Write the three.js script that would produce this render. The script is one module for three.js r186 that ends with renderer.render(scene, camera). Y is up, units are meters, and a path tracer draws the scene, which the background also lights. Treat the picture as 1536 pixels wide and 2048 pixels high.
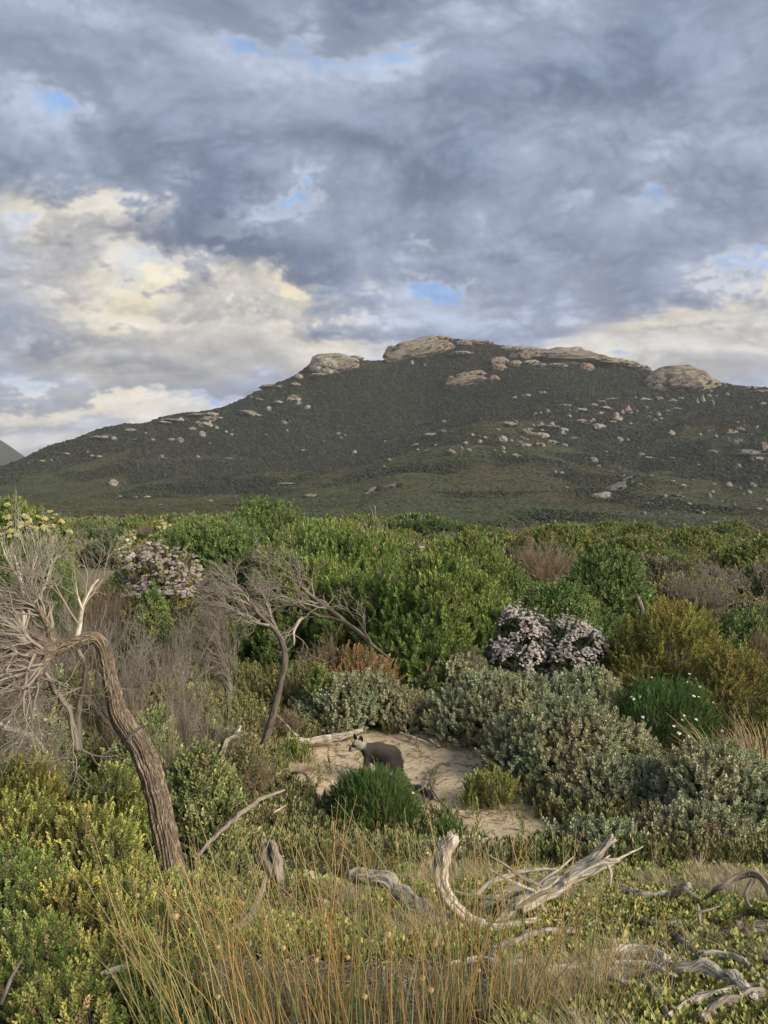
import * as THREE from 'three';
import { MarchingCubes } from 'three/addons/objects/MarchingCubes.js';
import { mergeGeometries, mergeVertices } from 'three/addons/utils/BufferGeometryUtils.js';

// ───────────────────────── camera, sun, exposure ─────────────────────────
const scene = new THREE.Scene();
const EYE = 3.5, FOCAL = 1577, CX = 768, CY = 1024;        // eye height in metres; lens in pixels of a 1536 x 2048 frame
const camera = new THREE.PerspectiveCamera(66, 0.75, 0.1, 12000);
camera.position.set(0, EYE, 0);
camera.lookAt(0, EYE, -10);
const renderer = new THREE.WebGLRenderer({ antialias: true });
renderer.setSize(768, 1024);
renderer.shadowMap.enabled = true;
renderer.toneMapping = THREE.LinearToneMapping;
const EXPOSURE = 3.35;
renderer.toneMappingExposure = EXPOSURE;
const SUN = new THREE.Vector3(0.74, 0.46, 0.52).normalize();   // evening sun behind the viewer's right shoulder, veiled by thin cloud
const sun = new THREE.DirectionalLight(new THREE.Color(1.0, 0.89, 0.72), 1.95);
sun.position.copy(SUN).multiplyScalar(200);
sun.castShadow = true;
sun.shadow.radius = 64;
sun.shadow.camera.left = -60; sun.shadow.camera.right = 60; sun.shadow.camera.top = 60; sun.shadow.camera.bottom = -60; sun.shadow.camera.far = 600;
scene.add(sun, sun.target);
const SKY_GAIN = 1.0;

// ───────────────────────── random numbers and noise ─────────────────────────
function rng(seed) { let a = seed >>> 0; return () => { a = (a + 0x6d2b79f5) | 0; let t = Math.imul(a ^ (a >>> 15), 1 | a); t = (t + Math.imul(t ^ (t >>> 7), 61 | t)) ^ t; return ((t ^ (t >>> 14)) >>> 0) / 4294967296; }; }
const PERM = new Uint8Array(512);
{ const r = rng(77), p = [...Array(256).keys()]; for (let i = 255; i > 0; i--) { const j = Math.floor(r() * (i + 1)); [p[i], p[j]] = [p[j], p[i]]; } for (let i = 0; i < 512; i++) PERM[i] = p[i & 255]; }
const fade = (t) => t * t * t * (t * (t * 6 - 15) + 10);
function grad(h, x, y, z) { h &= 15; const u = h < 8 ? x : y, v = h < 4 ? y : h === 12 || h === 14 ? x : z; return ((h & 1) ? -u : u) + ((h & 2) ? -v : v); }
function n3(x, y, z) {
  const xf = Math.floor(x), yf = Math.floor(y), zf = Math.floor(z), X = xf & 255, Y = yf & 255, Z = zf & 255; x -= xf; y -= yf; z -= zf;
  const u = fade(x), v = fade(y), w = fade(z), A = PERM[X] + Y, AA = PERM[A] + Z, AB = PERM[A + 1] + Z, B = PERM[X + 1] + Y, BA = PERM[B] + Z, BB = PERM[B + 1] + Z;
  const l = (a, b, t) => a + (b - a) * t;
  return l(l(l(grad(PERM[AA], x, y, z), grad(PERM[BA], x - 1, y, z), u), l(grad(PERM[AB], x, y - 1, z), grad(PERM[BB], x - 1, y - 1, z), u), v),
    l(l(grad(PERM[AA + 1], x, y, z - 1), grad(PERM[BA + 1], x - 1, y, z - 1), u), l(grad(PERM[AB + 1], x, y - 1, z - 1), grad(PERM[BB + 1], x - 1, y - 1, z - 1), u), v), w);
}
function fbm(x, y, z, oct = 5, gain = 0.5) { let s = 0, a = 1, t = 0; for (let i = 0; i < oct; i++) { s += a * n3(x, y, z); t += a; a *= gain; x = x * 2.03 + 11.3; y = y * 2.03 + 7.1; z = z * 2.03 + 3.7; } return s / t; }
const clamp = (v, a = 0, b = 1) => Math.min(b, Math.max(a, v));
const sm = (a, b, v) => { const t = clamp((v - a) / (b - a)); return t * t * (3 - 2 * t); };
const lerp = (a, b, t) => a + (b - a) * t;
const lin = (c) => (c /= 255, c <= 0.04045 ? c / 12.92 : ((c + 0.055) / 1.055) ** 2.4);
const V = (x, y, z) => new THREE.Vector3(x, y, z);

// ───────────────────────── sky: broken evening cloud ─────────────────────────
{
  const W = 4096, H = 2048, data = new Float32Array(W * H * 4);
  const C = (r, g, b) => [lin(r) / EXPOSURE * SKY_GAIN, lin(g) / EXPOSURE * SKY_GAIN, lin(b) / EXPOSURE * SKY_GAIN];
  const slate = C(117, 131, 156), deep = C(105, 121, 150), mid = C(148, 160, 183), pale = C(182, 193, 214), blue = C(150, 187, 234), cream = C(226, 220, 209), gold_ = C(251, 236, 196), lavender = C(152, 164, 190), warmgrey = C(162, 163, 166);
  const at = (px, py) => { const az = Math.atan((px - CX) / FOCAL); return [az, Math.atan((CY - py) / FOCAL * Math.cos(az))]; };
  // places of the clouds that one can tell apart: azimuth, elevation, their half sizes
  const F = (list) => list.map(([px, py, sx, sy, k]) => [...at(px, py), sx / FOCAL, sy / FOCAL, k]);
  const warm = F([[290, 590, 310, 85, 0.85], [120, 425, 190, 50, 0.8], [560, 560, 150, 60, 0.75], [1480, 640, 230, 85, 0.9], [660, 670, 130, 60, 0.75], [180, 815, 260, 28, 0.8], [150, 720, 260, 60, 0.45], [430, 700, 260, 70, 0.35], [1250, 725, 300, 50, 0.75], [40, 900, 220, 40, 0.4]]);
  const gold = F([[285, 535, 60, 22, 0.9], [245, 590, 45, 26, 0.5], [600, 565, 60, 25, 0.7], [575, 625, 18, 10, 0.5], [1385, 640, 60, 14, 0.7], [1500, 590, 60, 14, 0.5], [185, 795, 40, 10, 0.7], [450, 492, 14, 6, 0.7]]);
  const thin = F([[540, 420, 90, 26, 0.5], [905, 570, 62, 26, 0.62], [1165, 370, 42, 20, 0.3], [1310, 385, 52, 34, 0.36], [355, 345, 38, 16, 0.34], [880, 465, 55, 14, 0.35], [60, 225, 60, 45, 0.3], [430, 105, 75, 32, 0.32], [680, 170, 130, 45, 0.22], [330, 805, 130, 16, 0.5], [285, 530, 65, 26, 0.5], [600, 560, 60, 22, 0.3], [200, 420, 120, 22, 0.4], [40, 440, 60, 26, 0.36], [1400, 625, 110, 30, 0.3], [450, 495, 30, 8, 0.3], [240, 600, 110, 40, 0.25], [690, 655, 110, 40, 0.3], [900, 60, 200, 60, 0.1], [1150, 490, 80, 30, 0.12], [1480, 570, 90, 18, 0.24], [1250, 320, 150, 90, 0.1], [560, 130, 60, 50, 0.2], [40, 800, 160, 18, 0.2]]);
  const thick = F([[235, 455, 120, 16, 0.42], [560, 520, 120, 16, 0.3], [130, 560, 120, 14, 0.22], [480, 600, 140, 12, 0.2], [1420, 655, 90, 12, 0.25], [120, 640, 160, 20, 0.3], [180, 330, 260, 80, 0.24], [420, 440, 220, 45, 0.26], [330, 680, 330, 55, 0.26], [560, 480, 170, 36, 0.2], [240, 170, 220, 90, 0.12], [850, 140, 140, 60, 0.16], [1100, 430, 170, 70, 0.1], [400, 765, 200, 30, 0.18], [100, 770, 170, 22, 0.16], [1130, 590, 210, 55, 0.12], [780, 500, 130, 50, 0.1], [1330, 130, 180, 80, 0.06], [700, 260, 200, 60, 0.12], [1420, 480, 160, 50, 0.08]]);
  const sum = (L, az, el) => { let s = 0; for (const [a, e, sx, sy, k] of L) { const u = (az - a) / sx, v = (el - e) / sy, q = u * u + v * v; if (q < 8) s += k * Math.exp(-q); } return s; };
  const mix3 = (a, b, t) => [lerp(a[0], b[0], t), lerp(a[1], b[1], t), lerp(a[2], b[2], t)];
  for (let j = 0; j < H; j++) {
    const el = ((j + 0.5) / H - 0.5) * Math.PI;
    for (let i = 0; i < W; i++) {
      const k = (j * W + i) * 4, th = ((i + 0.5) / W - 0.5) * 2 * Math.PI, dx = Math.cos(th) * Math.cos(el), dy = Math.sin(el), dz = Math.sin(th) * Math.cos(el);
      data[k + 3] = 1;
      if (el < -0.01) { data[k] = slate[0]; data[k + 1] = slate[1]; data[k + 2] = slate[2]; continue; }
      let az = Math.atan2(dx, -dz);
      const R = 1 / (Math.max(dy, 0) + 0.42), x = dx * R * 1.75, z = dz * R * 1.75;
      const wx = fbm(x * 0.9, z * 0.9, 5.2, 3), wz = fbm(x * 0.9, z * 0.9, 9.7, 3);
      const big = fbm(x * 1.1 + wx * 0.6, z * 1.1 + wz * 0.6, 1.5, 3);
      const puff = (ox, oz) => { let s = 0, a = 1, t = 0, px = (x + ox) * 3.1 + wx * 0.9, pz = (z + oz) * 3.9 + wz * 0.9; for (let o = 0; o < 6; o++) { s += a * (o < 2 ? n3(px, pz, 3.1 + o) * 1.5 : 0.55 - 1.9 * Math.abs(n3(px, pz, 3.1 + o))); t += a; a *= 0.62; px = px * 2.07 + 5.3; pz = pz * 2.07 + 1.7; } return s / t; };
      const detail = puff(0, 0), emboss = detail - puff(-0.028, -0.05);
      const fine = fbm(x * 15 + wz * 2, z * 18 + wx * 2, 6.1, 4, 0.62);
      const inView = Math.abs(az) < 1.2 ? 1 : 0, outside = sm(0.75, 1.25, Math.abs(az));
      const ez = az + wx * 0.08 + detail * 0.09 + fine * 0.035, ee = el + wz * 0.05 + detail * 0.06 + fine * 0.03;
      const w0 = inView ? sum(warm, ez, ee) : 0, low = 1 - sm(0.0, 0.30, el);
      const w = clamp(w0 + outside * clamp(0.25 + 0.55 * low + big * 0.5) * 0.7 + low * low * 0.22);
      const calm = lerp(0.4, 1, sm(0.04, 0.22, el)); let tau = 0.56 + 0.24 * big + (0.52 * detail + 0.15 * fine) * calm - (inView ? 1.05 * sum(thin, ez, ee) - 0.85 * sum(thick, ez, ee) : 0) - 0.06 * w - 0.13 * sm(0.34, 0.16, el);
      tau = clamp(tau, 0, 1.15);
      const g = clamp(inView ? sum(gold, ez, ee) + 0.25 * emboss : 0);
      // from a gap in the cloud (0) by its bright thin edge to its grey thick body (1)
      const edge = mix3(pale, mix3(cream, gold_, g), sm(0.1, 0.75, w));
      const gap = mix3(blue, edge, sm(0.35, 0.8, w));
      const body = mix3(mid, mix3(warmgrey, cream, 0.30), sm(0.15, 0.85, w));
      const dark = mix3(mix3(slate, deep, clamp(0.5 + 1.2 * big)), mix3(slate, warmgrey, 0.55), sm(0.2, 0.85, w));
      const lav = sm(-0.2, 0.7, Math.sin(az * 0.9) + 0.3 * big) * 0.7;
      let c;
      if (tau < 0.14) c = gap; else if (tau < 0.30) c = mix3(gap, edge, sm(0.12, 0.30, tau)); else if (tau < 0.58) c = mix3(edge, body, sm(0.27, 0.58, tau)); else c = mix3(body, dark, sm(0.56, 0.98, tau));
      c = mix3(c, mix3(c, lavender, 0.45), lav);
      const glow = 1 + 1.5 * Math.max(0, dx * SUN.x + dy * SUN.y + dz * SUN.z) ** 2 * outside;
      const lift = 1 + 0.10 * fine + 0.55 * clamp(-emboss, -0.25, 0.3);
      for (let q = 0; q < 3; q++) data[k + q] = c[q] * lift * (1 + (glow - 1) * [1, 0.9, 0.74][q]);
    }
  }
  const sky = new THREE.DataTexture(data, W, H, THREE.RGBAFormat, THREE.FloatType);
  sky.mapping = THREE.EquirectangularReflectionMapping; sky.magFilter = THREE.LinearFilter; sky.needsUpdate = true;
  scene.background = sky; scene.environment = sky;
}
scene.fog = new THREE.FogExp2(new THREE.Color(0.74, 0.76, 0.80), 0.000045);

// ───────────────────────── naming ─────────────────────────
const counts = {};
function numbered(n) { const k = counts[n] = (counts[n] ?? -1) + 1; return k ? n + '_' + String(k).padStart(3, '0') : n; }
function tag(o, label, category, group, kind) { if (label) o.userData.label = label; if (category) o.userData.category = category; if (group) o.userData.group = group; if (kind) o.userData.kind = kind; return o; }
function thing(name, label, category, pos, turn = 0, group) { const g = new THREE.Group(); g.name = numbered(name); g.position.set(...pos); g.rotation.y = turn; tag(g, label, category, group); scene.add(g); return g; }
function mesh(name, geo, mat, parent, kind) { const m = new THREE.Mesh(geo, mat); m.name = parent ? name : numbered(name); m.castShadow = m.receiveShadow = true; if (kind) m.userData.kind = kind; (parent || scene).add(m); return m; }
function copy(o, label) { const c = o.clone(); c.name = numbered(o.name.replace(/_\d{3}$/, '')); if (label) c.userData.label = label; scene.add(c); return c; }

// ───────────────────────── terrain ─────────────────────────
function T(x, z) {                                             // height of the ground
  const d = -z;
  let y = d < 8 ? 0.29 * (8 - d) : 0;
  if (d < 2.2) y = Math.min(y, 1.682);
  y += 0.07 * clamp(d - 8.6, 0, 4.5);
  y += 0.22 * sm(-0.6, -3, x) * sm(5, 9, d) * (1 - sm(13, 20, d));
  y += 0.35 * sm(14, 45, d);
  y -= sm(45, 130, d) * Math.min(9, Math.max(0, x - 4) * 0.125);
  y -= 13 * sm(150, 420, d);
  y += 0.06 * fbm(x * 0.9, z * 0.9, 2.2, 3) * sm(1, 3, d) + 0.5 * fbm(x * 0.06, z * 0.06, 8.8, 3) * sm(16, 45, d) + 1.2 * fbm(x * 0.02, z * 0.02, 4.4, 3) * sm(60, 130, d) * (1 - sm(3000, 4000, d));
  return y;
}
const ray = (px, py, d) => V((px - CX) / FOCAL * d, EYE - (py - CY) / FOCAL * d, -d);
function hitGround(px, py, lift = 0) { let d = 1.2; for (; d < 400; d += 0.03 + d * 0.002) { const p = ray(px, py, d); if (p.y < T(p.x, p.z) + lift) break; } return d; }
const onGround = (px, d) => { const x = (px - CX) / FOCAL * d; return V(x, T(x, -d), -d); };

// textures: neutral grain that multiplies a base colour
function grain(size, fn, srgb = false) {
  const data = new Uint8Array(size * size * 4);
  for (let j = 0; j < size; j++) for (let i = 0; i < size; i++) { const v = fn(i / size, j / size), k = (j * size + i) * 4; const c = Array.isArray(v) ? v : [v, v, v]; data[k] = clamp(c[0]) * 255; data[k + 1] = clamp(c[1]) * 255; data[k + 2] = clamp(c[2]) * 255; data[k + 3] = 255; }
  const t = new THREE.DataTexture(data, size, size); t.wrapS = t.wrapT = THREE.RepeatWrapping; t.magFilter = THREE.LinearFilter; if (srgb) t.colorSpace = THREE.SRGBColorSpace; t.needsUpdate = true; return t;
}
// tileable noise on the unit square
function tile(u, v, f, s, oct = 4) { const a = u * 2 * Math.PI, b = v * 2 * Math.PI, r = f / 6.283; let x = 0, am = 1, t = 0; for (let o = 0; o < oct; o++) { const q = r * 2 ** o; x += am * n3(Math.cos(a) * q + s, Math.sin(a) * q + Math.cos(b) * q * 1.31, Math.sin(b) * q * 1.31 + s * 2.3 + o); t += am; am *= 0.55; } return x / t; }
const sandMap = grain(512, (u, v) => { const g = 0.84 + 0.22 * tile(u, v, 22, 3) + 0.22 * tile(u, v, 90, 9, 2); return [g, g * 0.985, g * 0.96]; });
const sandBump = grain(512, (u, v) => 0.5 + 0.4 * tile(u, v, 14, 21) + 0.2 * tile(u, v, 60, 33, 3));
const sandSpots = [[740, 1545, 10.4, 1.15], [850, 1520, 10.6, 1.05], [905, 1545, 9.9, 0.7], [960, 1610, 9.2, 0.62], [1040, 1680, 8.3, 0.6], [855, 1605, 9.35, 0.42], [650, 1540, 10.2, 0.6], [1490, 1890, 4.6, 0.2], [1400, 1828, 5.15, 0.16], [1510, 1830, 5.0, 0.2]];
function sandAt(x, z) { let s = 0; for (const [px, , d, r] of sandSpots) { const q = Math.hypot(x - (px - CX) / FOCAL * d, (z + d) * 0.8) / r; s = Math.max(s, 1 - sm(0.75, 1.1, q + 0.3 * fbm(x * 2.2, z * 2.2, 1, 3))); } return s; }
{
  const rings = [0.3]; while (rings.at(-1) < 7000) rings.push(rings.at(-1) * (rings.at(-1) > 6 && rings.at(-1) < 13 ? 1.011 : 1.034));
  const S = 560, pos = [0, T(0, 0), 0], uv = [0, 0], col = [0.2, 0.18, 0.1], idx = [];
  for (const r of rings) for (let s = 0; s < S; s++) {
    const a = s / S * 2 * Math.PI, x = Math.sin(a) * r, z = -Math.cos(a) * r; let y = T(x, z);
    const sand = r < 14 ? sandAt(x, z) : 0;
    if (r < 14) y += sand * 0.035 * fbm(x * 3.5, z * 3.5, 6, 4) + (1 - sand) * 0.03 * fbm(x * 4, z * 4, 2, 3);
    pos.push(x, y, z); uv.push(x / 0.9, z / 0.9);
    const n = 0.5 + 0.5 * fbm(x * 1.7, z * 1.7, 3.3, 4), m = 0.5 + 0.5 * fbm(x * 0.35, z * 0.35, 5.3, 3);
    const soil = [lerp(0.17, 0.30, n), lerp(0.145, 0.245, n), lerp(0.085, 0.15, n)], herb = [0.10, 0.105, 0.045];
    const k = r > 40 ? 1 : sm(0.35, 0.7, m) * 0.6;
    for (let c = 0; c < 3; c++) { const base = lerp(soil[c], herb[c], k); col.push(lerp(base, [0.60, 0.475, 0.31][c] * (0.88 + 0.24 * n), sand)); }
  }
  for (let s = 0; s < S; s++) idx.push(0, 1 + (s + 1) % S, 1 + s);
  for (let r = 0; r + 1 < rings.length; r++) for (let s = 0; s < S; s++) { const a = 1 + r * S + s, b = 1 + r * S + (s + 1) % S, c = a + S, e = b + S; idx.push(a, b, c, b, e, c); }
  const g = new THREE.BufferGeometry(); g.setAttribute('position', new THREE.Float32BufferAttribute(pos, 3)); g.setAttribute('uv', new THREE.Float32BufferAttribute(uv, 2)); g.setAttribute('color', new THREE.Float32BufferAttribute(col, 3)); g.setIndex(idx); g.computeVertexNormals();
  tag(mesh('ground', g, new THREE.MeshStandardMaterial({ vertexColors: true, map: sandMap, bumpMap: sandBump, bumpScale: 0.04, roughness: 1 })), 'sandy ground of the dune heath reaching the foot of the mountain', 'ground', null, 'structure');
}

// mountain: a smooth surface through surveyed points (thin plate spline), roughened
const survey = [
  [-500, 1015, 1500], [-250, 985, 1560], [0, 941, 1640], [65, 911, 1680], [130, 889, 1720], [200, 866, 1760], [300, 843, 1810], [400, 826, 1870], [480, 801, 1930], [560, 766, 1990], [590, 755, 2015], [620, 733, 2030], [655, 716, 2040], [690, 717, 2070], [730, 722, 2110], [770, 724, 2140], [800, 702, 2150], [830, 688, 2160], [870, 679, 2175], [900, 680, 2180], [940, 684, 2180], [985, 691, 2180], [1040, 699, 2165], [1100, 704, 2150], [1200, 718, 2120], [1290, 742, 2080], [1370, 757, 2040], [1450, 772, 2020], [1536, 783, 2000], [1700, 800, 2000], [1950, 850, 1950], [2300, 900, 1900],
  [850, 764, 2000], [868, 822, 1900], [800, 880, 1690], [720, 940, 1400], [640, 992, 1080],
  [1150, 800, 1680], [1030, 848, 1420], [920, 893, 1210], [800, 955, 960], [690, 1010, 720], [960, 780, 1900],
  [640, 830, 1830], [500, 880, 1690], [400, 915, 1540], [520, 960, 1200], [220, 955, 1350], [50, 985, 1250], [330, 1000, 940], [120, 1015, 800], [450, 1015, 800],
  [1300, 830, 1780], [1420, 850, 1560], [1270, 905, 1460], [1130, 920, 1230], [1450, 900, 1380], [1220, 975, 1000], [1400, 985, 1000], [1520, 960, 1150], [1020, 980, 920], [1080, 1015, 700], [1320, 1040, 650], [1480, 1035, 700], [1620, 990, 1000], [1900, 980, 1100], [900, 1020, 640], [1200, 1045, 540], [1450, 1068, 480], [780, 1042, 520], [400, 1038, 520], [0, 1038, 560], [-400, 1035, 700],
].map(([px, py, d]) => { const p = ray(px, py, d); return [p.x, p.z, p.y]; });
for (const [x, z, y] of survey.slice(0, 32)) if (Math.hypot(x, z) > 1550) survey.push([x * 1.06, z * 1.06, y - 9], [x * 1.18, z * 1.18, y * 0.88 - 22]);   // the far side falls away
for (const [px, d, y] of [[-500, 2300, -10], [0, 2350, -5], [900, 3300, 0], [0, 3300, -30], [1700, 3300, -20]]) survey.push([(px - CX) / FOCAL * d, -d, y]);
const tps = (() => {
  const S = 1000, P = survey.map(([x, z, y]) => [x / S, z / S, y]), n = P.length, N = n + 3, U = (r2) => r2 > 0 ? 0.5 * r2 * Math.log(r2) : 0;
  const A = Array.from({ length: N }, () => new Float64Array(N + 1));
  for (let i = 0; i < n; i++) { for (let j = 0; j < n; j++) A[i][j] = U((P[i][0] - P[j][0]) ** 2 + (P[i][1] - P[j][1]) ** 2) + (i === j ? 0.0002 : 0); A[i][n] = A[n][i] = 1; A[i][n + 1] = A[n + 1][i] = P[i][0]; A[i][n + 2] = A[n + 2][i] = P[i][1]; A[i][N] = P[i][2]; }
  for (let c = 0; c < N; c++) { let p = c; for (let r = c + 1; r < N; r++) if (Math.abs(A[r][c]) > Math.abs(A[p][c])) p = r; [A[c], A[p]] = [A[p], A[c]]; for (let r = 0; r < N; r++) if (r !== c && A[r][c]) { const f = A[r][c] / A[c][c]; for (let k = c; k <= N; k++) A[r][k] -= f * A[c][k]; } }
  const w = A.map((row, i) => row[N] / row[i]);
  return (x, z) => { x /= S; z /= S; let s = w[n] + w[n + 1] * x + w[n + 2] * z; for (let i = 0; i < n; i++) { const r2 = (P[i][0] - x) ** 2 + (P[i][1] - z) ** 2; s += w[i] * U(r2); } return s; };
})();
const mountainNoise = (x, z) => { const r = 1 - Math.abs(fbm(x * 0.006, z * 0.004, 3.3, 3)) * 2; return 13 * fbm(x * 0.007, z * 0.006, 1.1, 4) + 13 * (r - 0.6) + 4.5 * fbm(x * 0.022, z * 0.018, 7.7, 4); };
const MX0 = -1150, MX1 = 1350, MZ0 = -3000, MZ1 = -440, MS = 8;
const mnx = Math.round((MX1 - MX0) / MS) + 1, mnz = Math.round((MZ1 - MZ0) / MS) + 1, mh = new Float32Array(mnx * mnz);
for (let j = 0; j < mnz; j++) for (let i = 0; i < mnx; i++) { const x = MX0 + i * MS, z = MZ0 + j * MS, edge = sm(-440, -640, z); mh[j * mnx + i] = lerp(-16, tps(x, z) + mountainNoise(x, z) * sm(0, 80, tps(x, z) + 25) * (1 - 0.75 * sm(230, 350, tps(x, z))), edge); }
function M(x, z) { const u = clamp((x - MX0) / MS, 0, mnx - 1.001), v = clamp((z - MZ0) / MS, 0, mnz - 1.001), i = Math.floor(u), j = Math.floor(v), a = u - i, b = v - j, k = j * mnx + i; return lerp(lerp(mh[k], mh[k + 1], a), lerp(mh[k + mnx], mh[k + mnx + 1], a), b); }
function hitMountain(px, py) { let d = 460; for (; d < 2600; d += 4) { const p = ray(px, py, d); if (p.y < M(p.x, p.z)) return d; } return null; }
const gully = (x, z) => (M(x - 70, z) + M(x + 70, z) + M(x, z - 70) + M(x, z + 70)) / 4 - M(x, z);
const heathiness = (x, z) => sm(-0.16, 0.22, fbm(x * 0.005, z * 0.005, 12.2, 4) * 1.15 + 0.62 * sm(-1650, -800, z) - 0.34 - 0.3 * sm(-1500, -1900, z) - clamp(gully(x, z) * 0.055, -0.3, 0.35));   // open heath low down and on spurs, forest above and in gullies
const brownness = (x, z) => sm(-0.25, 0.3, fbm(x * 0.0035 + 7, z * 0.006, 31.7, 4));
{
  const pos = [], col = [], uv = [], idx = [];
  for (let j = 0; j < mnz; j++) for (let i = 0; i < mnx; i++) {
    const x = MX0 + i * MS, z = MZ0 + j * MS; pos.push(x, mh[j * mnx + i], z); uv.push(x / 60, z / 60);
    const h = heathiness(x, z), w = brownness(x, z), s = fbm(x * 0.012, z * 0.05, 4.4, 4);
    col.push(lerp(0.014, 0.031, h) * (1 + 0.6 * s) * lerp(0.95, 1.15, w), lerp(0.0165, 0.032, h) * (1 + 0.5 * s) * lerp(1.12, 0.98, w), lerp(0.007, 0.0085, h) * (1 + 0.4 * s));  // slope colours kept extra dark: shadow of cloud over the mountain is painted in
  }
  for (let j = 0; j + 1 < mnz; j++) for (let i = 0; i + 1 < mnx; i++) { const a = j * mnx + i; idx.push(a, a + mnx, a + 1, a + 1, a + mnx, a + mnx + 1); }
  const g = new THREE.BufferGeometry(); g.setAttribute('position', new THREE.Float32BufferAttribute(pos, 3)); g.setAttribute('color', new THREE.Float32BufferAttribute(col, 3)); g.setAttribute('uv', new THREE.Float32BufferAttribute(uv, 2)); g.setIndex(idx); g.computeVertexNormals();
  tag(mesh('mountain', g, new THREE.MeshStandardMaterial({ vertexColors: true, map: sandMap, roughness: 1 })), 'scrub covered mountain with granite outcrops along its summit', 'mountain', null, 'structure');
  // far hill beyond the left foot of the mountain
  const hp = [], hi = [], hc = []; const hx = (px) => (px - CX) / FOCAL * 4200, nx = 90, nz = 40;
  for (let j = 0; j <= nz; j++) for (let i = 0; i <= nx; i++) { const x = hx(-760) + (hx(110) - hx(-760)) * i / nx, z = -3700 - 1100 * j / nz, px = x / 4200 * FOCAL + CX, ridge = 148 * Math.max(0, Math.min(1, (75 - px) / 75)) ** 0.9 * 0.98 + Math.max(0, -px) * 0.5; const t = 1 - Math.abs(j / nz - 0.45) / 0.55; const y = -20 + (20 + 245 * sm(150, 60, px) + ridge) * Math.max(0, t) ** 0.8 + 8 * fbm(x * 0.006, z * 0.006, 3, 4); hp.push(x, y, z); hc.push(0.024, 0.026, 0.0125); }
  for (let j = 0; j < nz; j++) for (let i = 0; i < nx; i++) { const a = j * (nx + 1) + i; hi.push(a, a + 1, a + nx + 1, a + 1, a + nx + 2, a + nx + 1); }
  const hg = new THREE.BufferGeometry(); hg.setAttribute('position', new THREE.Float32BufferAttribute(hp, 3)); hg.setAttribute('color', new THREE.Float32BufferAttribute(hc, 3)); hg.setIndex(hi); hg.computeVertexNormals();
  tag(mesh('far_hill', hg, new THREE.MeshStandardMaterial({ vertexColors: true, roughness: 1, side: THREE.DoubleSide })), 'dark blue grey hill in the distance beyond the left foot of the mountain', 'hill', null, 'structure');
}

// ───────────────────────── leaves, sprigs ─────────────────────────
// a sprig: leaves set round a short stem, y up, one geometry
function sprig(o, seed) {
  const r = rng(seed), pos = [], col = [], idx = [], { n, len, w, stem, spread, tip = 1, tipFrom = 2, droop = 0, fold = 0.25, wild = 0.35 } = o;
  const up = V(0, 1, 0);
  for (let i = 0; i < n; i++) {
    const t = (i + 0.5) / n, az = i * 2.39996 + r() * 0.8, ang = spread * (1.15 - 0.75 * t) + (r() - 0.5) * wild, L = len * (0.75 + 0.5 * r()) * (1 - 0.25 * t), Wd = w * (0.8 + 0.4 * r());
    const dir = V(Math.sin(ang) * Math.cos(az), Math.cos(ang) - droop, Math.sin(ang) * Math.sin(az)).normalize();
    const side = V(-Math.sin(az), (r() - 0.5) * 0.8, Math.cos(az)).normalize(), nrm = V().crossVectors(dir, side).normalize();
    const b = up.clone().multiplyScalar(stem * t * 0.95), k = pos.length / 3;
    const m = b.clone().addScaledVector(dir, L * 0.55), e = b.clone().addScaledVector(dir, L).addScaledVector(nrm, -L * 0.08);
    const l = m.clone().addScaledVector(side, Wd / 2).addScaledVector(nrm, Wd * fold), q = m.clone().addScaledVector(side, -Wd / 2).addScaledVector(nrm, Wd * fold);
    for (const p of [b, l, e, q]) pos.push(p.x, p.y, p.z);
    const c = (t > tipFrom ? tip : 1) * (0.86 + 0.28 * r()), y = (t > tipFrom ? 0.9 : 1) ;
    for (let j = 0; j < 4; j++) col.push(c * (0.96 + 0.1 * r()), c, c * y * (0.9 + 0.15 * r()));
    idx.push(k, k + 1, k + 2, k, k + 2, k + 3);
  }
  const g = new THREE.BufferGeometry(); g.setAttribute('position', new THREE.Float32BufferAttribute(pos, 3)); g.setAttribute('color', new THREE.Float32BufferAttribute(col, 3)); g.setIndex(idx); g.computeVertexNormals(); return g;
}
const SPRIG = {
  wattle: [{ n: 24, len: 0.085, w: 0.02, stem: 0.18, spread: 0.85, wild: 0.5, tip: 1.2, tipFrom: 0.7 }, 0.2],
  grey: [{ n: 30, len: 0.036, w: 0.021, stem: 0.115, spread: 1.3, fold: 0.35, wild: 0.6 }, 0.12],
  tea: [{ n: 44, len: 0.021, w: 0.0085, stem: 0.16, spread: 1.0, tip: 2.0, tipFrom: 0.72, wild: 0.7 }, 0.15],
  teaSide: [{ n: 34, len: 0.024, w: 0.011, stem: 0.13, spread: 1.2, tip: 1.35, tipFrom: 0.7, wild: 0.8 }, 0.13],
  needle: [{ n: 40, len: 0.045, w: 0.0055, stem: 0.20, spread: 0.55, wild: 0.3 }, 0.22],
  broad: [{ n: 16, len: 0.06, w: 0.027, stem: 0.12, spread: 1.15, fold: 0.2, wild: 0.6 }, 0.14],
  coast: [{ n: 16, len: 0.045, w: 0.02, stem: 0.16, spread: 0.8, fold: 0.2, tip: 1.25, tipFrom: 0.75 }, 0.16],
  wide: [{ n: 20, len: 0.12, w: 0.042, stem: 0.24, spread: 0.95, wild: 0.6 }, 0.28],
  fine: [{ n: 30, len: 0.05, w: 0.014, stem: 0.20, spread: 0.75, wild: 0.6 }, 0.2],
  herb: [{ n: 16, len: 0.027, w: 0.014, stem: 0.05, spread: 1.25, fold: 0.15, wild: 0.6 }, 0.05],
};
const sprigs = {}; let sd = 100;
for (const [k, [o]] of Object.entries(SPRIG)) sprigs[k] = [sprig(o, sd++), sprig(o, sd++)];
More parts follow.
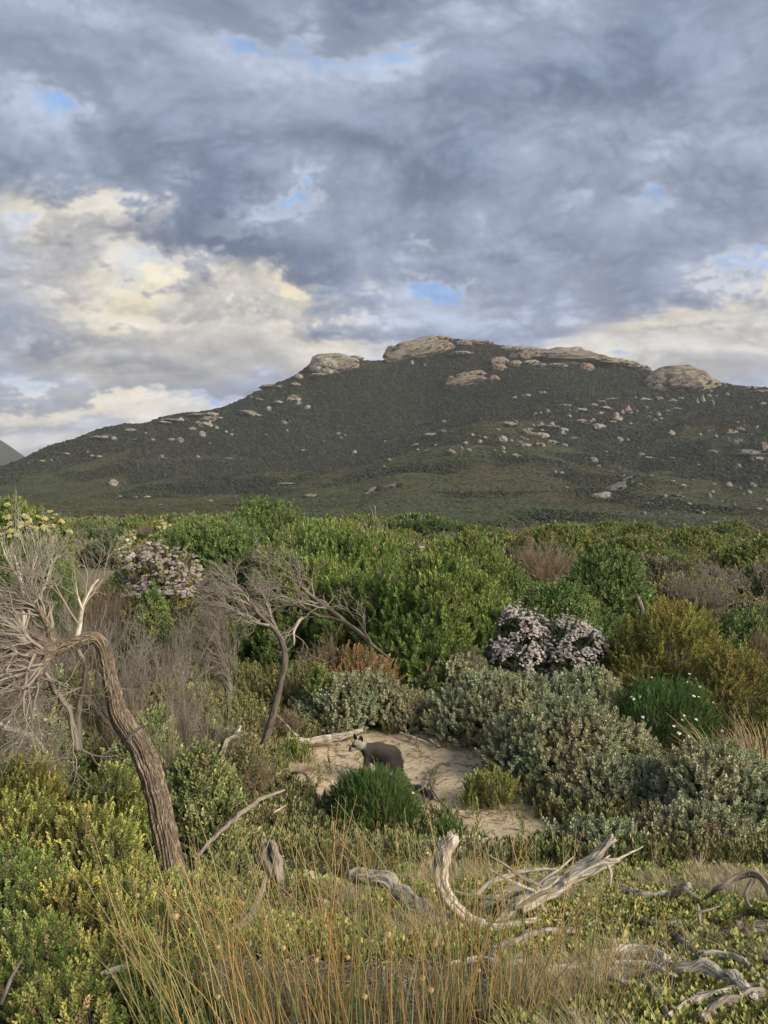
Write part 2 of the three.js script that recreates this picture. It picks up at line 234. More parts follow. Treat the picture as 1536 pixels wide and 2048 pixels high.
// flower head: a flat topped cluster of small florets
function flowerHead(n, R, petal, seed) {
  const r = rng(seed), pos = [], idx = [], col = [];
  for (let i = 0; i < n; i++) { const a = i * 2.4, q = R * Math.sqrt((i + 0.5) / n), c = V(Math.cos(a) * q, (R * R - q * q) / R * 0.35, Math.sin(a) * q); const s = petal * (0.8 + 0.4 * r()), k = pos.length / 3, nx = (r() - 0.5), nz = (r() - 0.5), v = 0.85 + 0.2 * r();
    for (let e = 0; e < 5; e++) { const b = e / 5 * 6.283; const x = Math.cos(b) * s, z = Math.sin(b) * s; pos.push(c.x + x, c.y + nx * x + nz * z, c.z + z); col.push(v, v * (0.93 + 0.07 * r()), v); }
    idx.push(k, k + 2, k + 1, k, k + 3, k + 2, k, k + 4, k + 3); }
  const g = new THREE.BufferGeometry(); g.setAttribute('position', new THREE.Float32BufferAttribute(pos, 3)); g.setAttribute('color', new THREE.Float32BufferAttribute(col, 3)); g.setIndex(idx); g.computeVertexNormals(); return g;
}
const FLOWER = flowerHead(16, 0.032, 0.010, 5), FLOWER_BIG = flowerHead(18, 0.055, 0.018, 6), DAISY = flowerHead(7, 0.022, 0.012, 7);
const leafMat = (rough = 0.62) => new THREE.MeshStandardMaterial({ color: 0xffffff, vertexColors: true, roughness: rough, side: THREE.DoubleSide });
const LEAF = leafMat(0.6), LEAF_DULL = leafMat(0.85), PETAL = new THREE.MeshStandardMaterial({ vertexColors: true, roughness: 0.9, side: THREE.DoubleSide });
const _q = new THREE.Quaternion(), _q2 = new THREE.Quaternion(), _m = new THREE.Matrix4(), _up = V(0, 1, 0), _c = new THREE.Color();
function scatter(name, geo, mat, list, parent) {              // list of [position, direction of its axis, spin, scale, colour]
  const im = new THREE.InstancedMesh(geo, mat, list.length); im.name = parent ? name : numbered(name); im.castShadow = im.receiveShadow = true;
  list.forEach(([p, dir, spin, s, c], i) => { _q.setFromUnitVectors(_up, dir); _q2.setFromAxisAngle(_up, spin); _q.multiply(_q2); _m.compose(p, _q, typeof s === 'number' ? V(s, s, s) : s); im.setMatrixAt(i, _m); im.setColorAt(i, _c.setRGB(c[0], c[1], c[2])); });
  im.userData.kind = 'stuff'; (parent || scene).add(im); return im;
}

// ───────────────────────── wood ─────────────────────────
function rawTube(pts, rad, sides, out, cols) {                  // pts, radii: appended to out = {pos, idx, col}
  let prev = V(0.31, 0.13, 0.94); const k0 = out.pos.length / 3;
  for (let i = 0; i < pts.length; i++) {
    const t = V().subVectors(pts[Math.min(i + 1, pts.length - 1)], pts[Math.max(i - 1, 0)]).normalize();
    const a = prev.clone().addScaledVector(t, -prev.dot(t)); if (a.lengthSq() < 1e-6) a.set(t.y, t.z, t.x).addScaledVector(t, -(t.y * t.x + t.z * t.y + t.x * t.z)); a.normalize(); prev = a; const b = V().crossVectors(t, a);
    for (let s = 0; s < sides; s++) { const th = s / sides * 6.28318, c = Math.cos(th) * rad[i], q = Math.sin(th) * rad[i]; out.pos.push(pts[i].x + a.x * c + b.x * q, pts[i].y + a.y * c + b.y * q, pts[i].z + a.z * c + b.z * q); if (cols) out.col.push(...cols); }
  }
  for (let i = 0; i + 1 < pts.length; i++) for (let s = 0; s < sides; s++) { const a = k0 + i * sides + s, b = k0 + i * sides + (s + 1) % sides; out.idx.push(a, b, a + sides, b, b + sides, a + sides); }
}
function toGeo(out) { const g = new THREE.BufferGeometry(); g.setAttribute('position', new THREE.Float32BufferAttribute(out.pos, 3)); if (out.col.length) g.setAttribute('color', new THREE.Float32BufferAttribute(out.col, 3)); g.setIndex(out.idx); g.computeVertexNormals(); return g; }
const fresh = () => ({ pos: [], idx: [], col: [] });
// weathered wood or bark: ridged tube with lengthwise grain, uv in metres
function limb(pts, rad, o = {}) {
  const { sides = 14, step = 0.02, ridge = 0.12, freq = 9, stretch = 3, seed = 1, knots = 0.25, flat = 0, tipCut = true } = o;
  const curve = new THREE.CatmullRomCurve3(pts, false, 'centripetal'), L = curve.getLength(), n = Math.max(8, Math.min(260, Math.ceil(L / step))), pos = [], uv = [], idx = [];
  let prev = V(0.3, 0.2, 0.93);
  const rAt = (t) => { const f = t * (rad.length - 1), i = Math.min(rad.length - 2, Math.floor(f)); return lerp(rad[i], rad[i + 1], f - i); };
  for (let i = 0; i <= n; i++) {
    const t = i / n, p = curve.getPointAt(t), tan = curve.getTangentAt(t), R = rAt(curve.getUtoTmapping(t)), kink = (o.kink ?? 0.5) * R * sm(0, 0.08, t); p.x += kink * fbm(t * L * 7, seed * 3.1, 1, 2) * 2; p.y += kink * fbm(t * L * 7, seed * 3.1, 5, 2) * 2; p.z += kink * fbm(t * L * 7, seed * 3.1, 9, 2); let a = prev.clone().addScaledVector(tan, -prev.dot(tan)).normalize(); prev = a; const b = V().crossVectors(tan, a);
    for (let s = 0; s <= sides; s++) {
      const th = (s % sides) / sides * 6.28318, cx = Math.cos(th), cy = Math.sin(th), tw = t * L * (o.twist || 0), ca = Math.cos(th + tw), sa = Math.sin(th + tw);
      const gr = fbm(ca * freq * 0.35 + seed * 7.1, sa * freq * 0.35, t * L * stretch + seed, 4), lump = fbm(cx * 0.7 + seed * 3, cy * 0.7, t * L * 2.2 / Math.max(0.3, R * 12), 3);
      const crack = -Math.max(0, 1 - Math.abs(n3(ca * freq * 0.42 + seed, sa * freq * 0.42, t * L * stretch * 0.4)) * 5);
      const q = R * (1 + ridge * gr * 2 + knots * lump + ridge * 1.3 * crack) * (1 - flat * 0.5 * Math.abs(cy));
      const jag = i === n ? R * 1.3 * n3(cx * 2 + seed, cy * 2, 3) : 0; pos.push(p.x + (a.x * cx + b.x * cy) * q + tan.x * jag, p.y + (a.y * cx + b.y * cy) * q + tan.y * jag, p.z + (a.z * cx + b.z * cy) * q + tan.z * jag); uv.push(s / sides * 6.28 * R, t * L);
    }
  }
  const w = sides + 1; for (let i = 0; i < n; i++) for (let s = 0; s < sides; s++) { const a = i * w + s; idx.push(a, a + 1, a + w, a + 1, a + w + 1, a + w); }
  for (const end of [0, n]) { const p = curve.getPointAt(end / n), tan = curve.getTangentAt(end / n).multiplyScalar(end ? 1 : -1), k = pos.length / 3, R = rAt(end / n); p.set(0, 0, 0); for (let s = 0; s < sides; s++) { const q = (end * w + s) * 3; p.x += pos[q] / sides; p.y += pos[q + 1] / sides; p.z += pos[q + 2] / sides; } p.addScaledVector(tan, R * (end ? (o.point ?? 0.1) : -0.15)); pos.push(p.x, p.y, p.z); uv.push(0, end ? L : 0); for (let s = 0; s < sides; s++) { const a = end * w + s; if (end) idx.push(a, a + 1, k); else idx.push(a + 1, a, k); } }
  const g = new THREE.BufferGeometry(); g.setAttribute('position', new THREE.Float32BufferAttribute(pos, 3)); g.setAttribute('uv', new THREE.Float32BufferAttribute(uv, 2)); g.setIndex(idx); g.computeVertexNormals(); return g;
}
// grain runs along v
const woodMap = grain(512, (u, v) => { const a = tile(u, v * 0.16, 20, 4, 5), k = tile(u, v, 5, 14), split = sm(0.10, 0.02, Math.abs(tile(u, v * 0.2, 13, 71, 3))), g = (0.80 + 0.55 * a) * (0.95 + 0.25 * k) * (1 - 0.6 * split); return [g, g * (0.955 + 0.02 * k), g * (0.89 + 0.05 * k)]; });
const woodBump = grain(512, (u, v) => 0.5 + 0.5 * tile(u, v * 0.16, 20, 4, 5));
woodMap.repeat.set(2.6, 1.0); woodBump.repeat.set(2.6, 1.0);
const barkMap = grain(512, (u, v) => { const a = Math.abs(tile(u, v * 0.35, 20, 24, 4)), k = tile(u, v, 6, 41); const g = 0.34 + 1.3 * Math.min(0.5, a * 2.0) + 0.2 * k; return [g, g * 0.93, g * 0.84]; });
barkMap.repeat.set(2.2, 1.4);
const wood = (r, g, b, rough = 0.85) => new THREE.MeshStandardMaterial({ color: new THREE.Color(r, g, b), map: woodMap, bumpMap: woodBump, bumpScale: 0.006, roughness: rough });
const WOOD_PALE = wood(0.58, 0.525, 0.45), WOOD_GREY = wood(0.31, 0.27, 0.225), WOOD_DARK = wood(0.155, 0.13, 0.105);
const BARK = new THREE.MeshStandardMaterial({ color: new THREE.Color(0.24, 0.195, 0.15), map: barkMap, bumpMap: barkMap, bumpScale: 0.014, roughness: 0.95 });
const TWIG_GREY = new THREE.MeshStandardMaterial({ color: new THREE.Color(0.235, 0.20, 0.162), roughness: 0.9 }), TWIG_BROWN = new THREE.MeshStandardMaterial({ color: new THREE.Color(0.20, 0.145, 0.095), roughness: 0.9 }), TWIG_TAN = new THREE.MeshStandardMaterial({ color: new THREE.Color(0.29, 0.215, 0.14), roughness: 0.9 }), TWIG_PALE = new THREE.MeshStandardMaterial({ color: new THREE.Color(0.42, 0.37, 0.31), roughness: 0.9 }), STEM = new THREE.MeshStandardMaterial({ color: new THREE.Color(0.16, 0.13, 0.10), roughness: 0.95 });
// recursive twigs into out
function grow(out, r, p, dir, len, rad, level, o) {
  const segs = level > 1 ? 5 : level === 1 ? 4 : 3, pts = [p.clone()], radii = [rad], step = len / segs, d = dir.clone(), kids = [];
  for (let i = 1; i <= segs; i++) {
    d.x += (r() - 0.5) * o.wiggle; d.y += (r() - 0.5) * o.wiggle; d.z += (r() - 0.5) * o.wiggle; d.addScaledVector(o.bias, o.pull / segs).normalize();
    p = p.clone().addScaledVector(d, step); pts.push(p); radii.push(rad * (1 - 0.6 * i / segs)); kids.push([p, d.clone(), radii.at(-1)]);
  }
  (level >= (o.thickLevel ?? 2) ? o.thick : out) && rawTube(pts, radii, level > 1 ? 5 : level === 1 ? 4 : 3, level >= (o.thickLevel ?? 2) ? o.thick : out);
  if (level <= 0) return;
  const n = o.kids[level - 1];
  for (let i = 0; i < n; i++) {
    const f = i / n, [kp, kd, kr] = kids[Math.min(kids.length - 1, Math.floor(lerp(o.from ?? 0.25, 1, f) * kids.length))];
    const a = r() * 6.283, ang = o.spread * (0.5 + 0.8 * r()), s = Math.abs(kd.y) < 0.9 ? _up : V(1, 0, 0), e1 = V().crossVectors(kd, s).normalize(), e2 = V().crossVectors(kd, e1), nd = kd.clone().multiplyScalar(Math.cos(ang)).addScaledVector(e1, Math.sin(ang) * Math.cos(a)).addScaledVector(e2, Math.sin(ang) * Math.sin(a)).normalize();
    grow(out, r, kp, nd, len * o.shrink * (0.6 + 0.6 * r()), Math.max(o.min, Math.min(kr * 0.75, rad * 0.55)), level - 1, o);
  }
}

// ───────────────────────── shrubs ─────────────────────────
function lobesFor(r, w, h, dep, n, flat = 0.8) {             // a low dome with many smaller heads standing out of it
  const L = [[0, h * 0.42, 0, w * 0.40, h * 0.46, dep * 0.40]], m = Math.round(n * 1.6);
  for (let i = 0; i < m; i++) { const a = i * 2.4 + r() * 1.4, q = Math.sqrt((i + 0.4) / m) * (0.9 + 0.2 * r()), rr = 0.105 + 0.10 * r(), side = w * rr, x = Math.cos(a) * q * w * (0.53 - rr * 0.8), z = Math.sin(a) * q * dep * (0.53 - rr * 0.8), top = h * (1.02 - 0.62 * q ** 2.4 * flat - 0.2 * r()), ry = Math.min(h * 0.34, side * (0.9 + 0.6 * r())); L.push([x, Math.max(top - ry, ry * 0.6), z, side, ry, Math.min(side, dep * 0.3)]); }
  return L;
}
function sprigSpots(r, lobes, n, o) {
  const area = lobes.map(([, , , a, b, c]) => (a * b + b * c + a * c)), total = area.reduce((s, v) => s + v, 0), list = [], hueMap = o.seed || 0;
  let tries = 0;
  while (list.length < n && tries++ < n * 8) {
    let q = r() * total, k = 0; while ((q -= area[k]) > 0) k++;
    const [x, y, z, a, b, c] = lobes[k], u = r() * 2 - 1, ph = r() * 6.283, s = Math.sqrt(1 - u * u), dx = s * Math.cos(ph), dy = u, dz = s * Math.sin(ph);
    if (dy < -0.55 || (dz < -0.25 && r() < 0.55)) continue;
    const lump = 1 + 0.36 * n3(dx * 2.3 + k * 5 + hueMap, dy * 2.3, dz * 2.3), f = (r() < 0.68 ? 0.88 + 0.16 * r() : r() < 0.16 ? 1.05 + 0.16 * r() : 0.5 + 0.4 * r()) * lump;
    const p = V(x + dx * a * f, y + dy * b * f, z + dz * c * f); if (p.y < 0.02) continue;
    let inside = false; for (let j = 0; j < lobes.length; j++) if (j !== k) { const e = lobes[j]; if (((p.x - e[0]) / e[3]) ** 2 + ((p.y - e[1]) / e[4]) ** 2 + ((p.z - e[2]) / e[5]) ** 2 < 0.55) { inside = true; break; } }
    if (inside) continue;
    const nrm = V(dx / a, dy / b, dz / c).normalize(), dir = nrm.multiplyScalar(1 - o.up).addScaledVector(_up, o.up).add(V((r() - 0.5) * o.jit, (r() - 0.5) * o.jit, (r() - 0.5) * o.jit)).addScaledVector(o.lean || V(0, 0, 0), 1).normalize();
    const v = (0.72 + 0.56 * r()) * (1 + 0.34 * n3(p.x * 2.3 + hueMap, p.y * 2.3, p.z * 2.3)), alt = r() < 0.035 ? [0.24, 0.17, 0.09] : o.alt && r() < o.altShare ? o.alt : o.color, y2 = 1 + 0.26 * n3(p.x * 1.4 + 9, p.y * 1.4, p.z * 1.4 + hueMap);
    list.push([p.addScaledVector(dir, -o.size * 0.4), dir, r() * 6.283, (o.scale || 1) * (0.7 + 0.6 * r()), [alt[0] * v * y2, alt[1] * v, alt[2] * v]]);
  }
  return list;
}
const STY = {                                                    // kinds of shrub: sprig, upward habit, leaf colours, density per square metre of outline
  wattle: { spr: 'wattle', up: 0.62, jit: 0.5, color: [0.14, 0.20, 0.048], alt: [0.21, 0.26, 0.066], altShare: 0.3, dens: 165, mat: LEAF },
  grey: { spr: 'grey', up: 0.42, jit: 0.8, color: [0.265, 0.275, 0.15], alt: [0.37, 0.36, 0.225], altShare: 0.35, dens: 330, mat: LEAF_DULL },
  tea: { spr: 'tea', up: 0.6, jit: 0.8, color: [0.13, 0.145, 0.034], alt: [0.26, 0.25, 0.075], altShare: 0.4, dens: 300, mat: LEAF_DULL },
  needle: { spr: 'needle', up: 0.55, jit: 0.5, color: [0.075, 0.145, 0.032], alt: [0.11, 0.18, 0.045], altShare: 0.3, dens: 260, mat: LEAF_DULL },
  broad: { spr: 'broad', up: 0.45, jit: 0.7, color: [0.11, 0.17, 0.044], alt: [0.17, 0.23, 0.06], altShare: 0.35, dens: 230, mat: LEAF },
  coast: { spr: 'coast', up: 0.55, jit: 0.7, color: [0.15, 0.18, 0.065], alt: [0.24, 0.245, 0.11], altShare: 0.25, dens: 260, mat: LEAF },
  olive: { spr: 'fine', up: 0.5, jit: 0.9, color: [0.215, 0.222, 0.05], alt: [0.29, 0.265, 0.07], altShare: 0.4, dens: 170, mat: LEAF_DULL },
  rust: { spr: 'fine', up: 0.6, jit: 0.8, color: [0.30, 0.18, 0.075], alt: [0.24, 0.19, 0.09], altShare: 0.35, dens: 170, mat: LEAF_DULL },
  lime: { spr: 'fine', up: 0.7, jit: 0.6, color: [0.20, 0.26, 0.06], alt: [0.26, 0.29, 0.09], altShare: 0.3, dens: 170, mat: LEAF_DULL },
  heath: { spr: 'wide', up: 0.6, jit: 0.7, color: [0.15, 0.19, 0.052], alt: [0.215, 0.235, 0.066], altShare: 0.4, dens: 80, mat: LEAF_DULL },
};
let shrubSeed = 1000;
// px: middle, top: its highest point, width in pixels, d: metres away, all read off the photograph and turned into metres here
function shrub(name, label, category, style, px, top, wpx, d, o = {}) {
  const st = STY[style], r = rng(shrubSeed++), at = onGround(px, d), w = wpx / FOCAL * d * 1.12, h = o.h ?? Math.max(0.25, EYE - (top - CY) / FOCAL * d - at.y), dep = o.dep ?? Math.min(w * 0.9, Math.max(h * 1.2, w * 0.55));
  const g = thing(name, label, category, [at.x, at.y - 0.03, at.z], 0, o.group), lobes = lobesFor(r, w, h, dep, o.lobes ?? clamp(Math.round(6 + w * 2.2), 7, 18), o.flat);
  const n = Math.min(o.max ?? 5200, Math.round(st.dens * (o.dens ?? 1) * (w * h + w * dep * 0.8 + dep * h) * 1.15));
  const spots = sprigSpots(r, lobes, n, { ...st, size: SPRIG[st.spr][1] * (o.scale ?? 1), scale: o.scale, seed: shrubSeed * 1.7, ...(o.tint || {}) });
  const half = spots.length >> 1; scatter('foliage', sprigs[st.spr][0], st.mat, spots.slice(0, half), g); scatter('foliage', sprigs[st.spr][1], st.mat, spots.slice(half), g);
  const out = fresh(); for (const [x, y, z, a, b] of lobes) { const q = V(x, y, z), m = V(x * 0.35 + (r() - 0.5) * 0.2 * w, y * 0.45, z * 0.35 + (r() - 0.5) * 0.1 * w); rawTube([V((r() - 0.5) * 0.06 * w, -0.05, (r() - 0.5) * 0.06 * w), m, q], [0.02 + 0.008 * h, 0.014 + 0.005 * h, 0.006], 5, out); for (let k = 0; k < 9; k++) { const e = V(r() - 0.5, r() - 0.2, r() - 0.5).normalize(); rawTube([q, V(x + e.x * a * 0.5, y + e.y * b * 0.45, z + e.z * a * 0.5), V(x + e.x * a * 0.92, y + e.y * b * 0.92, z + e.z * a * 0.92)], [0.007, 0.005, 0.002], 3, out); } }
  mesh('stem', toGeo(out), o.stemMat || STEM, g);
  if (o.flowers) { const F = o.flowers, fl = sprigSpots(r, lobes, F.n * 3, { ...st, size: -0.12 * (F.scale ?? 1) - SPRIG[st.spr][1], seed: 5, up: 0.6, jit: 0.7 }).filter(([p]) => p.y > h * (F.above ?? 0.1) && !(F.clump && n3(p.x * F.clump + 3, p.y * F.clump, p.z * F.clump) < (F.cut ?? -0.05))).slice(0, F.n).map(([p, dir, s]) => { const v = 0.8 + 0.3 * r(); return [p, dir.add(V(0, 0.2, 0.3)).normalize(), s, (F.scale ?? 1) * (0.7 + 0.6 * r()), F.color.map((q) => q * v)]; }); if (fl.length) scatter('flower_head', F.geo || FLOWER, PETAL, fl, g); }
  return g;
}

// ───────────────────────── granite on the mountain ─────────────────────────
const rockMap = grain(512, (u, v) => { const g = (0.84 + 0.34 * tile(u, v, 16, 51, 5) + 0.34 * tile(u, v * 0.2, 26, 57, 4)) * (1 - 0.55 * sm(0.05, 0.01, Math.abs(tile(u, v, 9, 113, 2)))) * (1 - 0.65 * sm(0.07, 0.01, Math.abs(tile(u, v, 4, 93, 3)))) * (1 - 0.4 * sm(0.12, 0.4, tile(u, v * 0.15, 8, 99, 3))), k = tile(u, v, 4, 61); return [g * (1 + 0.06 * k), g, g * (1 - 0.08 * k)]; });
const ROCK_TAN = new THREE.MeshStandardMaterial({ color: new THREE.Color(0.215, 0.18, 0.137), map: rockMap, roughness: 0.95 }), ROCK_PALE = new THREE.MeshStandardMaterial({ color: new THREE.Color(0.27, 0.242, 0.20), map: rockMap, roughness: 0.95 }), ROCK_ORANGE = new THREE.MeshStandardMaterial({ color: new THREE.Color(0.235, 0.172, 0.118), map: rockMap, roughness: 0.95 }), ROCK_GREY = new THREE.MeshStandardMaterial({ color: new THREE.Color(0.15, 0.142, 0.13), map: rockMap, roughness: 0.95 });
function boulderGeo(seed, detail, rough, sharp = 0) {
  const g = mergeVertices(new THREE.IcosahedronGeometry(1, detail).deleteAttribute('uv').deleteAttribute('normal')), p = g.attributes.position, uv = [];
  for (let i = 0; i < p.count; i++) { let x = p.getX(i), y = p.getY(i), z = p.getZ(i); const k = 1 + rough * fbm(x * 1.3 + seed * 5, y * 1.3, z * 1.3, 4) * 1.6 - rough * 1.1 * Math.max(0, 0.4 - Math.abs(n3(x * 2.2 + seed, y * 2.2, z * 2.2)) * 4) ; x *= k; y *= k; z *= k; if (sharp) { const q = 1 - sharp * clamp((y + 1) / 2) ** 1.2; x *= q; z *= q; } p.setXYZ(i, x, y, z); uv.push(x * 0.45 + z * 0.3 + seed * 0.37, y * 0.5); }
  g.setAttribute('uv', new THREE.Float32BufferAttribute(uv, 2)); g.computeVertexNormals(); return g;
}
const BOULDER = [1, 2, 3, 4, 5, 6].map((s) => boulderGeo(s, 6, 0.4)), SLAB = [11, 12, 13, 14].map((s) => boulderGeo(s, 14, 0.22)), SPIRE = [21, 22].map((s) => boulderGeo(s, 5, 0.34, 0.8));
const slabs = [], rr = rng(4242), BOULDER_SMALL = [31, 32, 33].map((s) => boulderGeo(s, 2, 0.45));
function lump(parent, name, geo, mat, px, py, w, h, origin, tilt = 0, depth = 0.8) {
  const d = hitMountain(px, py + h * 0.3) ?? hitMountain(px, py + h * 0.8) ?? hitMountain(px, py + h * 2) ?? 2100, c = ray(px, py + h * 0.3, d), s = d / FOCAL;
  const m = mesh(name, geo, mat, parent || undefined); m.position.set(c.x - (origin?.x ?? 0), c.y - (origin?.y ?? 0), c.z + Math.min(w, h * 2.5) * s * 0.12 - (origin?.z ?? 0)); if (!parent) { m.position.y += h * s * 0.3; m.position.z += 2.5; } m.scale.set(w * s * (parent ? 0.56 : 0.58), h * s * 0.8, Math.max(w, h) * s * 0.5 * depth); m.rotation.set(0, rr() * 0.5 - 0.25, tilt); if (w > 12) slabs.push([c, w * s * 0.56, h * s * 0.84, Math.max(w, h) * s * 0.5 * depth, tilt]); return m;
}
function outcrop(label, mat, list, geos = SLAB, cat = 'rock outcrop') {
  const [px, py, , h] = list[0], d = hitMountain(px, py + h * 0.4) ?? 2100, o = ray(px, py, d), g = thing('granite_outcrop', label, cat, [o.x, o.y, o.z]);
  list.forEach(([x, y, w, hh, tilt = 0], i) => lump(g, 'rock_slab', geos[i % geos.length], Array.isArray(mat) ? mat[i % mat.length] : mat, x, y, w, hh, o, tilt, w > 70 && hh < 27 ? 0.35 : 0.7));
  return g;
}
outcrop('cracked granite knob on the left shoulder of the summit ridge', [ROCK_TAN, ROCK_PALE], [[668, 729, 86, 22, 0.12], [650, 728, 56, 28], [666, 714, 74, 13], [652, 738, 30, 12], [674, 735, 24, 16], [694, 721, 46, 13], [707, 716, 34, 8], [636, 724, 30, 22], [688, 732, 20, 12]]);
outcrop('steep tan granite crag forming the highest point of the mountain', [ROCK_TAN, ROCK_TAN, ROCK_ORANGE], [[838, 700, 124, 24, 0.24], [792, 704, 44, 22], [817, 696, 56, 24], [842, 690, 44, 22], [860, 681, 54, 13], [882, 678, 44, 10], [778, 711, 18, 12], [800, 717, 24, 10]]);
outcrop('narrow broken granite ledge just below the highest crag', [ROCK_PALE, ROCK_GREY], [[860, 705, 22, 5], [882, 697, 30, 7, 0.2], [899, 689, 12, 8]]);
outcrop('orange tan granite cap on the skyline right of the highest crag', [ROCK_ORANGE, ROCK_TAN], [[928, 686, 34, 11], [952, 685, 46, 9], [972, 685, 24, 7]]);
outcrop('thin pale granite slab in forest under the orange skyline cap', ROCK_PALE, [[924, 707, 46, 7], [910, 709, 26, 6]]);
outcrop('reddish granite cliff with vertical streaks in the forest below the summit', [ROCK_ORANGE, ROCK_TAN, ROCK_GREY], [[932, 762, 76, 18, 0.15], [908, 763, 32, 20], [928, 756, 44, 20], [952, 748, 40, 12], [916, 769, 44, 9], [962, 759, 32, 9], [987, 757, 22, 12]]);
outcrop('long streaked granite face along the right part of the summit ridge', [ROCK_TAN, ROCK_ORANGE, ROCK_TAN, ROCK_PALE], [[1120, 713, 186, 18, -0.07], [1075, 708, 72, 22], [1112, 708, 62, 22], [1142, 705, 62, 17], [1167, 712, 58, 17], [1192, 720, 38, 15], [1035, 698, 28, 10], [1012, 697, 24, 9], [1000, 722, 38, 14], [996, 734, 32, 12], [1030, 727, 30, 11], [1062, 726, 36, 10], [1145, 722, 44, 16], [1172, 733, 28, 14], [1112, 731, 42, 8], [1082, 731, 28, 6]]);
outcrop('low line of granite where the summit ridge drops to the big dome', [ROCK_TAN, ROCK_PALE], [[1250, 730, 90, 9, -0.2], [1226, 722, 46, 12], [1256, 728, 44, 11], [1280, 735, 38, 9]]);
outcrop('big smooth rounded granite dome standing on the right skyline', [ROCK_TAN, ROCK_PALE], [[1350, 756, 116, 42], [1324, 764, 60, 28], [1382, 760, 84, 32], [1362, 766, 56, 22], [1412, 766, 56, 16], [1438, 768, 34, 9], [1386, 777, 22, 4]]);
outcrop('low flat granite ledge on the skyline at the right edge', [ROCK_PALE, ROCK_ORANGE], [[1500, 777, 32, 5], [1526, 783, 40, 6], [1466, 773, 18, 4]]);
outcrop('stack of tan boulders and slabs on the left ridge of the mountain', [ROCK_TAN, ROCK_PALE], [[404, 830, 46, 7], [425, 829, 30, 8], [417, 838, 30, 9], [412, 849, 26, 11], [386, 858, 17, 8], [440, 836, 16, 5], [398, 846, 14, 8]], BOULDER);
outcrop('cluster of three granite lumps high on the left slope under the knob', [ROCK_TAN, ROCK_PALE], [[582, 799, 16, 10], [594, 800, 18, 12], [588, 793, 18, 6]], BOULDER);
outcrop('pair of long rounded granite backs at the foot of the central spur', [ROCK_TAN, ROCK_GREY], [[750, 978, 28, 9, 0.25], [780, 973, 36, 8, 0.3], [734, 987, 9, 5]]);
outcrop('long grey granite slab slanting up the lower right slope', [ROCK_GREY, ROCK_PALE], [[1224, 977, 62, 13, 0.45], [1200, 992, 44, 14, 0.3], [1250, 962, 42, 10, 0.5], [1240, 953, 22, 5, 0.3]]);
outcrop('tall pointed tan rocks standing together under the big dome', ROCK_TAN, [[1404, 799, 18, 22], [1394, 802, 11, 16]], SPIRE);
outcrop('broad tan granite wedge with ragged top on the right slope', ROCK_ORANGE, [[1255, 820, 26, 20], [1244, 824, 18, 12]], SPIRE);
outcrop('group of big grey boulders near the right edge of the slope', [ROCK_GREY, ROCK_TAN], [[1497, 906, 44, 14], [1528, 894, 20, 18], [1473, 884, 18, 11, 0.4], [1512, 917, 26, 8]], BOULDER);
outcrop('brownish broken rock face above the grey boulders at the right', [ROCK_ORANGE, ROCK_GREY], [[1464, 865, 26, 12], [1478, 858, 16, 8, 0.4]], BOULDER);
outcrop('tan boulder heap in the middle of the right hand rock field', [ROCK_TAN, ROCK_PALE, ROCK_ORANGE], [[1060, 867, 22, 9], [1084, 871, 30, 11], [1048, 862, 10, 7], [1075, 889, 26, 8], [1052, 890, 18, 7], [1040, 884, 10, 5], [1104, 884, 20, 9]], BOULDER);
outcrop('long tan rock ledge at the top of the right hand rock field', [ROCK_TAN, ROCK_PALE], [[1092, 853, 40, 8], [1127, 860, 20, 8], [1163, 843, 32, 8], [1196, 853, 26, 12]], BOULDER);
outcrop('pale broken cliff in the gully at the centre of the mountain', [ROCK_PALE, ROCK_GREY], [[866, 870, 34, 9], [887, 863, 14, 7], [835, 891, 22, 7], [852, 903, 14, 6, 0.3]], BOULDER);
outcrop('chain of pale rock patches low on the far right slope', [ROCK_PALE, ROCK_GREY], [[1385, 1012, 36, 7, -0.4], [1357, 992, 22, 6, -0.2], [1402, 1026, 34, 6, -0.4]], BOULDER);
outcrop('loose jumble of pale rocks on the slope left of the pointed rocks', [ROCK_PALE, ROCK_TAN, ROCK_GREY], [[1290, 799, 22, 7], [1318, 797, 16, 7], [1345, 802, 20, 8], [1362, 797, 16, 5], [1317, 829, 9, 10], [1335, 822, 12, 6], [1298, 834, 9, 6], [1310, 841, 12, 6], [1352, 818, 20, 6]], BOULDER);
const smallLabel = ['small pale granite boulder scattered over the dark mountain scrub', 'small tan granite boulder scattered over the dark mountain scrub', 'small grey granite boulder scattered over the dark mountain scrub'];
